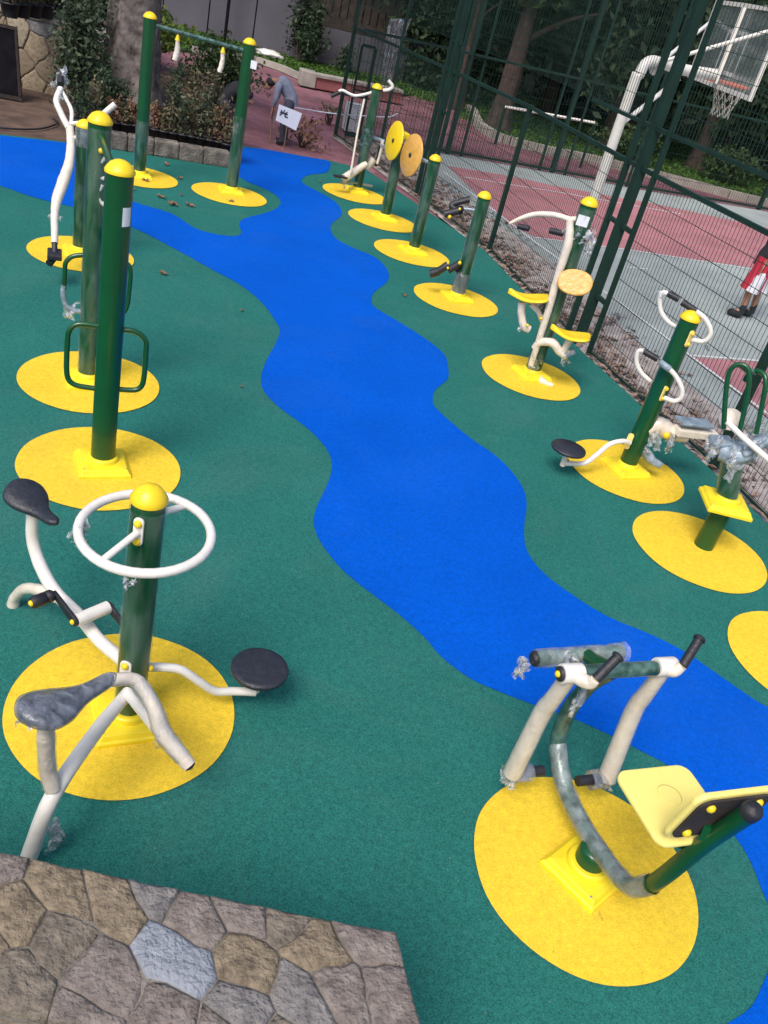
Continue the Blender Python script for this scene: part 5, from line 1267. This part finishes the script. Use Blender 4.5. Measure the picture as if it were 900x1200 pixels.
# small green gate frames and crates at the cage corner
gt = thing('gate_frame', (-2.6, 20.4, 0), 'small dark green frame standing inside the far corner of the cage', 'gate')
for x, y in ((405, 158), (420, 162)):
    p = on(x, y, (-2.7, 20.0)); MB().box((p.x, p.y, .85), (.05, .05, 1.75)).build('upright', 'fence_green', gt)
a, b_ = on(405, 158, (-2.7, 20.0)), on(420, 162, (-2.7, 20.0)); MB().bar((a.x, a.y, 1.75), (b_.x, b_.y, 1.75), .05, .05).build('top_rail', 'fence_green', gt)
MB().bar((a.x, a.y, .9), (b_.x, b_.y, .9), .04, .04).build('mid_rail', 'fence_green', gt)
p = on(412, 143, (-2.5, 20.6)); tag(MB().box((p.x, p.y, .28), (.34, .3, .56), Matrix.Rotation(R(20), 3, 'Z')).build('storage_box', 'white_cloth', bevel=.02), 'pale box behind the mesh beside the small dark green frame', 'box')
# barrier tape
tp_ = [on(345, 126, (-3, 19.0), .4), on(375, 131, (-3, 19.4), .4), on(400, 134, (-3, 19.6), .2), on(430, 136, (-2.3, 20.0), 0), on(455, 137, (-2, 20), 0), on(466, 133, (-2, 20), 0)]
tag(MB().tube(tp_, .013, 6).build('rope', 'paper'), 'thin pale rope strung across the plaza to the cage corner', 'rope')

# ------------------------------------------------------------------ people
def skin_obj(name, J, E, m, par_, sub=2):
    keys = list(J); me = bpy.data.meshes.new(name); base = root_loc(par_)
    me.from_pydata([tuple(Vector(J[k][0]) - base) for k in keys], [(keys.index(a), keys.index(b_)) for a, b_ in E], [])
    me.materials.append(M[m]); o = bpy.data.objects.new(name, me); COL.objects.link(o); o.parent = par_
    md = o.modifiers.new('skin', 'SKIN'); md.use_smooth_shade = True
    sv = me.skin_vertices[0].data
    seen = set()
    adj = {k: [] for k in keys}
    for a, b_ in E: adj[a].append(b_); adj[b_].append(a)
    for i, k in enumerate(keys):
        r_ = J[k][1]; sv[i].radius = (r_, r_) if not isinstance(r_, tuple) else r_; sv[i].use_root = False
    for i, k in enumerate(keys):
        if k in seen: continue
        sv[i].use_root = True; st_ = [k]
        while st_:
            q = st_.pop()
            if q in seen: continue
            seen.add(q); st_ += adj[q]
    ms = o.modifiers.new('sub', 'SUBSURF'); ms.levels = sub; ms.render_levels = sub
    return o
def hand(J, E, key, wrist, d, side):
    d = Vector(d).normalized(); s = Vector(side).normalized(); wv = Vector(wrist)
    J[key + 'palm'] = (wv + d * .05, .026); E.append((key, key + 'palm'))
    for i, L_ in enumerate((.065, .075, .070, .055)):
        off = s * (i - 1.5) * .021; k1, k2 = key + 'f%da' % i, key + 'f%db' % i
        J[k1] = (wv + d * .095 + off, .0095); J[k2] = (wv + d * (.095 + L_) + off * 1.1 + Vector((0, 0, -.02)), .0075); E += [(key + 'palm', k1), (k1, k2)]
    J[key + 'th'] = (wv + d * .07 + s * .055, .010); E.append((key + 'palm', key + 'th'))
def garment(name, parts, m, par_):
    mb = MB()
    for pts, rad in parts: mb.tube(pts, rad, 16, n=4, jit=.05)
    return mb.build(name, m, par_)
# a person folded forward at the hips; mir = -1 bends to the left of the picture, 1 to the right
def bender(foot, mir, S, label, shirt_m, trousers_m, drop=0.0):
    global bm, e, sd_, Q
    bm = foot; e = Vector((bm.x, bm.y, 0)).normalized(); sd_ = Vector((e.y, -e.x, 0))
    def Q(l, z, dpt=0):
        q = Vector((bm.x, bm.y, 0)) + sd_ * (-l * mir * S) + e * dpt * S; return Vector((q.x, q.y, z * S - .045))
    t = thing('person', bm, label, 'person')
    J = dict(pelvis=(Q(.10, .90), .13), waist=(Q(.06, 1.06), .125), chest=(Q(-.12, 1.25 - drop), .145), neckb=(Q(-.28, 1.28 - drop * 1.6), .075), head0=(Q(-.37, 1.22 - drop * 2), .085), head1=(Q(-.42, 1.13 - drop * 2), .09), chin=(Q(-.42, 1.04 - drop * 2), .05), nose=(Q(-.50, 1.09 - drop * 2), .018),
             shL=(Q(-.20, 1.20 - drop, -.17), .06), elL=(Q(-.22, .95 - drop, -.20), .045), wrL=(Q(-.26, .74 - drop, -.12), .03), shR=(Q(-.20, 1.20 - drop, .17), .06), elR=(Q(-.20, .95 - drop, .18), .045), wrR=(Q(-.26, .82 - drop, .08), .03),
             hpL=(Q(.08, .86, -.10), .10), knL=(Q(.02, .48, -.11), .06), anL=(Q(.06, .10, -.11), .042), toL=(Q(-.12, .05, -.11), .035), hpR=(Q(.10, .86, .10), .10), knR=(Q(.06, .48, .11), .06), anR=(Q(.10, .10, .11), .042), toR=(Q(-.08, .05, .11), .035))
    J = {k: (v_[0], v_[1] * S) for k, v_ in J.items()}
    E = [('pelvis', 'waist'), ('waist', 'chest'), ('chest', 'neckb'), ('neckb', 'head0'), ('head0', 'head1'), ('head1', 'chin'), ('head1', 'nose'), ('chest', 'shL'), ('shL', 'elL'), ('elL', 'wrL'), ('chest', 'shR'), ('shR', 'elR'), ('elR', 'wrR'),
         ('pelvis', 'hpL'), ('hpL', 'knL'), ('knL', 'anL'), ('anL', 'toL'), ('pelvis', 'hpR'), ('hpR', 'knR'), ('knR', 'anR'), ('anR', 'toR')]
    hand(J, E, 'wrL', J['wrL'][0], (.1 * mir, -.1, -1), e); hand(J, E, 'wrR', J['wrR'][0], (.1 * mir, -.1, -1), e)
    for k_ in ('pelvis', 'waist', 'chest', 'hpL', 'hpR'): J[k_] = (J[k_][0], J[k_][1] * .72)
    skin_obj('body', J, E, 'skin', t)
    for k_ in ('pelvis', 'waist', 'chest', 'hpL', 'hpR'): J[k_] = (J[k_][0], J[k_][1] / .72)
    def sub_(keys, grow): return {k: (J[k][0], J[k][1] + grow * S) for k in keys}
    g_ = lambda k: J[k][0]
    sh_ = [([Q(.13, .84), g_('pelvis') + Vector((0, 0, .05)), g_('waist'), g_('chest'), Q(-.24, 1.27 - drop * 1.4)], [.150 * S, .155 * S, .145 * S, .160 * S, .075 * S])]
    for k in 'LR': sh_.append(([g_('chest').lerp(g_('sh' + k), .6), g_('sh' + k), g_('el' + k), g_('el' + k).lerp(g_('wr' + k), .75)], [.085 * S, .080 * S, .062 * S, .045 * S]))
    garment('shirt', sh_, shirt_m, t)
    garment('trousers', [([g_('pelvis') + Vector((0, 0, .02)), g_('hp' + k), g_('kn' + k), g_('an' + k)], [.12 * S, .115 * S, .080 * S, .065 * S]) for k in 'LR'], trousers_m, t)
    skin_obj('hair', dict(a=(Q(-.33, 1.28 - drop * 2), .125 * S), b=(Q(-.40, 1.21 - drop * 2), .135 * S), c=(Q(-.33, 1.14 - drop * 2), .10 * S)), [('a', 'b'), ('b', 'c')], 'hair', t, 1)
    for s_ in (-.11, .11): skin_obj('shoe', dict(a=(Q(.13 if s_ > 0 else .09, .07, s_), .05), b=(Q(-.11, .06, s_), .045)), [('a', 'b')], 'dark_cloth', t, 1)
    return t
bender(at(328, 166), -1, .84, 'man in grey blue shirt bending over a stick on the red plaza, head down', 'shirt', 'trousers')
st1 = Q(-.22, .05, -.1); tag(MB().tube([Q(-.27, 1.0, -.04), st1], .016, 8).build('tool_stick', 'wood'), 'straight wooden stick held upright by the bending man', 'stick')
# paper sheet with a hand drawn mark, on a thin stake
P3_ = Vector((bm.x, bm.y, 0)); pc = [on(x, y, P3_, -.45) for x, y in ((327, 122), (354, 133), (347, 153), (323, 141))]
ctr = sum(pc, Vector((0, 0, 0))) / 4; xx = (pc[1] - pc[0]); yy = (pc[3] - pc[0]); nrm = xx.cross(yy).normalized(); nrm = nrm if nrm.y < 0 else -nrm
ps = thing('paper_sign', (ctr.x, ctr.y, 0), 'white paper sheet with a black hand drawn mark in front of the bending man', 'sign')
MB().add(pc + [q - nrm * .006 for q in pc], [(0, 1, 2, 3), (7, 6, 5, 4), (0, 4, 5, 1), (1, 5, 6, 2), (2, 6, 7, 3), (3, 7, 4, 0)]).build('sheet', 'paper', ps)
ik = MB(); S = lambda u_, v_: pc[0] + xx * u_ + yy * v_ + nrm * .006
for a, b_ in (((.10, .42), (.44, .40)), ((.14, .28), (.20, .38)), ((.27, .20), (.26, .40)), ((.40, .26), (.34, .38)), ((.20, .42), (.12, .62)), ((.34, .42), (.34, .58)), ((.34, .58), (.46, .56))): ik.bar(S(*a), S(*b_), .022, .004, up=nrm)
ik.build('mark', 'ink', ps)
MB().tube([(ctr.x, ctr.y + .02, -.05), (ctr.x, ctr.y + .02, ctr.z + .05)], .012, 8).build('stake', 'wood', ps)
# second worker behind the right pull-up post, bending the other way
bender(at(263, 170), 1, .80, 'dark clothed worker stooping half hidden behind the right pull-up post', 'dark_cloth', 'trousers', .03)
E = [('pelvis', 'waist'), ('waist', 'chest'), ('chest', 'neckb'), ('neckb', 'head0'), ('head0', 'head1'), ('head0', 'nose'), ('chest', 'shL'), ('shL', 'elL'), ('elL', 'wrL'), ('chest', 'shR'), ('shR', 'elR'), ('elR', 'wrR'),
     ('pelvis', 'hpL'), ('hpL', 'knL'), ('knL', 'anL'), ('anL', 'toL'), ('pelvis', 'hpR'), ('hpR', 'knR'), ('knR', 'anR'), ('anR', 'toR')]
def Q(l, z, dpt=0): q = Vector((bm.x, bm.y, 0)) + sd_ * l + e * dpt; return Vector((q.x, q.y, z - .03))
def sub(keys, edges, grow): return {k: (J[k][0], J[k][1] + grow) for k in keys}, edges
# player on the court at the right edge
b3_ = at(871, 370) + Vector((-.10, 0, 0)); e = Vector((b3_.x, b3_.y, 0)).normalized(); sd_ = Vector((e.y, -e.x, 0)); bm = b3_
pp3 = thing('person', b3_, 'player in black top and red and white shorts on the court behind the fence', 'person')
J = dict(pelvis=(Q(.10, .92), .14), waist=(Q(.12, 1.08), .13), chest=(Q(.14, 1.32), .15), neckb=(Q(.15, 1.50), .06), head0=(Q(.14, 1.60), .085), head1=(Q(.13, 1.68), .085), nose=(Q(.04, 1.62), .018),
         shL=(Q(.14, 1.38, -.2), .06), elL=(Q(.20, 1.10, -.24), .045), wrL=(Q(.08, .92, -.24), .03), shR=(Q(.14, 1.38, .2), .06), elR=(Q(.24, 1.10, .22), .045), wrR=(Q(.12, .95, .22), .03),
         hpL=(Q(.08, .86, -.11), .105), knL=(Q(.02, .48, -.12), .062), anL=(Q(.04, .12, -.12), .042), toL=(Q(-.14, .06, -.14), .036), hpR=(Q(.14, .86, .11), .105), knR=(Q(.14, .48, .14), .062), anR=(Q(.18, .12, .16), .042), toR=(Q(.02, .06, .14), .036))
hand(J, E, 'wrL', J['wrL'][0], (-.2, -.1, -1), e); hand(J, E, 'wrR', J['wrR'][0], (-.2, -.1, -1), e)
for k_ in ('pelvis', 'waist', 'chest', 'hpL', 'hpR'): J[k_] = (J[k_][0], J[k_][1] * .75)
skin_obj('body', J, E, 'skin', pp3)
for k_ in ('pelvis', 'waist', 'chest', 'hpL', 'hpR'): J[k_] = (J[k_][0], J[k_][1] / .75)
g_ = lambda k: J[k][0]
garment('top', [([Q(.10, .80), Q(.11, .98), g_('waist'), g_('chest'), g_('neckb') - Vector((0, 0, .04))], [.20, .185, .165, .175, .07])] + [([g_('chest').lerp(g_('sh' + k), .6), g_('sh' + k), g_('el' + k)], [.09, .085, .07]) for k in 'LR'], 'dark_cloth', pp3)
for k in 'LR':
    h_, kn_ = g_('hp' + k), g_('kn' + k)
    if k == 'L': garment('shorts_hip', [([g_('hpL') + Vector((0, 0, .03)), g_('hpR') + Vector((0, 0, .03))], [.13, .13])], 'red_cloth', pp3)
    garment('shorts_leg', [([h_ + Vector((0, 0, .08)), h_.lerp(kn_, .5), kn_ + Vector((0, 0, -.03))], [.135, .14, .155])], 'red_cloth', pp3)
    sf = (-e * .07 + sd_ * .03)
    garment('shorts_stripe', [([h_ + sf * .5, h_.lerp(kn_, .5) + sf * .7, kn_ + Vector((0, 0, -.034)) + sf * .8], [.075, .10, .115])], 'white_cloth', pp3)
    garment('sock', [([g_('an' + k) + Vector((0, 0, .10)), g_('an' + k) - Vector((0, 0, .04))], [.045, .05])], 'dark_cloth', pp3)
    an, to = J['an' + k][0], J['to' + k][0]; skin_obj('shoe', dict(a=(an + sd_ * .04 - Vector((0, 0, .05)), .07), b=(an.lerp(to, .55) - Vector((0, 0, .02)), .065), c=(to - sd_ * .02, .055)), [('a', 'b'), ('b', 'c')], 'dark_cloth', pp3, 1)
skin_obj('hair', dict(a=(Q(.16, 1.68), .095), b=(Q(.14, 1.74), .085)), [('a', 'b')], 'hair', pp3, 1)

# ------------------------------------------------------------------ dead plants and litter at the plaza edge
bush('dry_plant', at(350, 172) + Vector((0, .25, .22)), (.55, .25, .25), 260, .06, 'leaf_dry', 'dry brown weeds heaped at the top edge of the blue path', 'weeds', k=10)
bush('dry_plant', at(385, 145) + Vector((0, .1, .2)), (.3, .2, .25), 120, .05, 'leaf_olive', 'thin dry weed on the red plaza left of the cage corner', 'weeds', k=6)
# fallen leaves on the rubber, individually visible
lv = [((195, 193), .10), ((211, 209), .09), ((189, 231), .13), ((202, 240), .13), ((222, 241), .12), ((213, 229), .06), ((171, 212), .12), ((271, 236), .09), ((192, 321), .09), ((283, 364), .05), ((474, 347), .07), ((511, 252), .10), ((441, 204), .08), ((375, 213), .06), ((283, 453), .035), ((155, 222), .08), ((118, 305), .1)]
lw = ['near the kerb behind the left pull-up post', 'between the two pull-up posts', 'below the left yellow disc of the pull-up frame', 'largest of three below the pull-up frame', 'rightmost of three below the pull-up frame', 'tiny one between the yellow discs of the pull-up frame', 'on the left yellow disc of the pull-up frame', 'on the right yellow disc of the pull-up frame',
      'alone on the green floor right of the tall posts', 'small pale one on the green floor by the blue path', 'curled one left of the crank post disc', 'curled one right of the yellow wheel post', 'by the far machine near the fence', 'tiny one on the far tip of green', 'tiny one on green beside the blue bend', 'beside the left pull-up base', 'beside the base of the swing arm post']
for (q, s_), wds in zip(lv, lw):
    c_ = at(*q, .012); mb = MB(); a0 = random.uniform(0, 6.28); poly = []
    for k in range(14):
        a = 2 * math.pi * k / 14; rr = s_ / 2 * (1.0 if k % 2 == 0 else .62) * random.uniform(.8, 1.15)
        poly.append(Vector((c_.x + math.cos(a + a0) * rr * 1.2, c_.y + math.sin(a + a0) * rr * .85, .014 + s_ * random.uniform(0, .35))))
    vs = poly + [Vector((c_.x, c_.y, .016))]; mb.add(vs, [(k, (k + 1) % 14, 14) for k in range(14)])
    mb.tube([Vector((c_.x, c_.y, .016)), Vector((c_.x + math.cos(a0) * s_ * .9, c_.y + math.sin(a0) * s_ * .9, .03))], .0015, 4, raw=True)
    tag(mb.build('fallen_leaf', 'leaf_dry'), 'brown fallen leaf ' + wds, 'leaf', 'fallen leaves on the rubber floor')
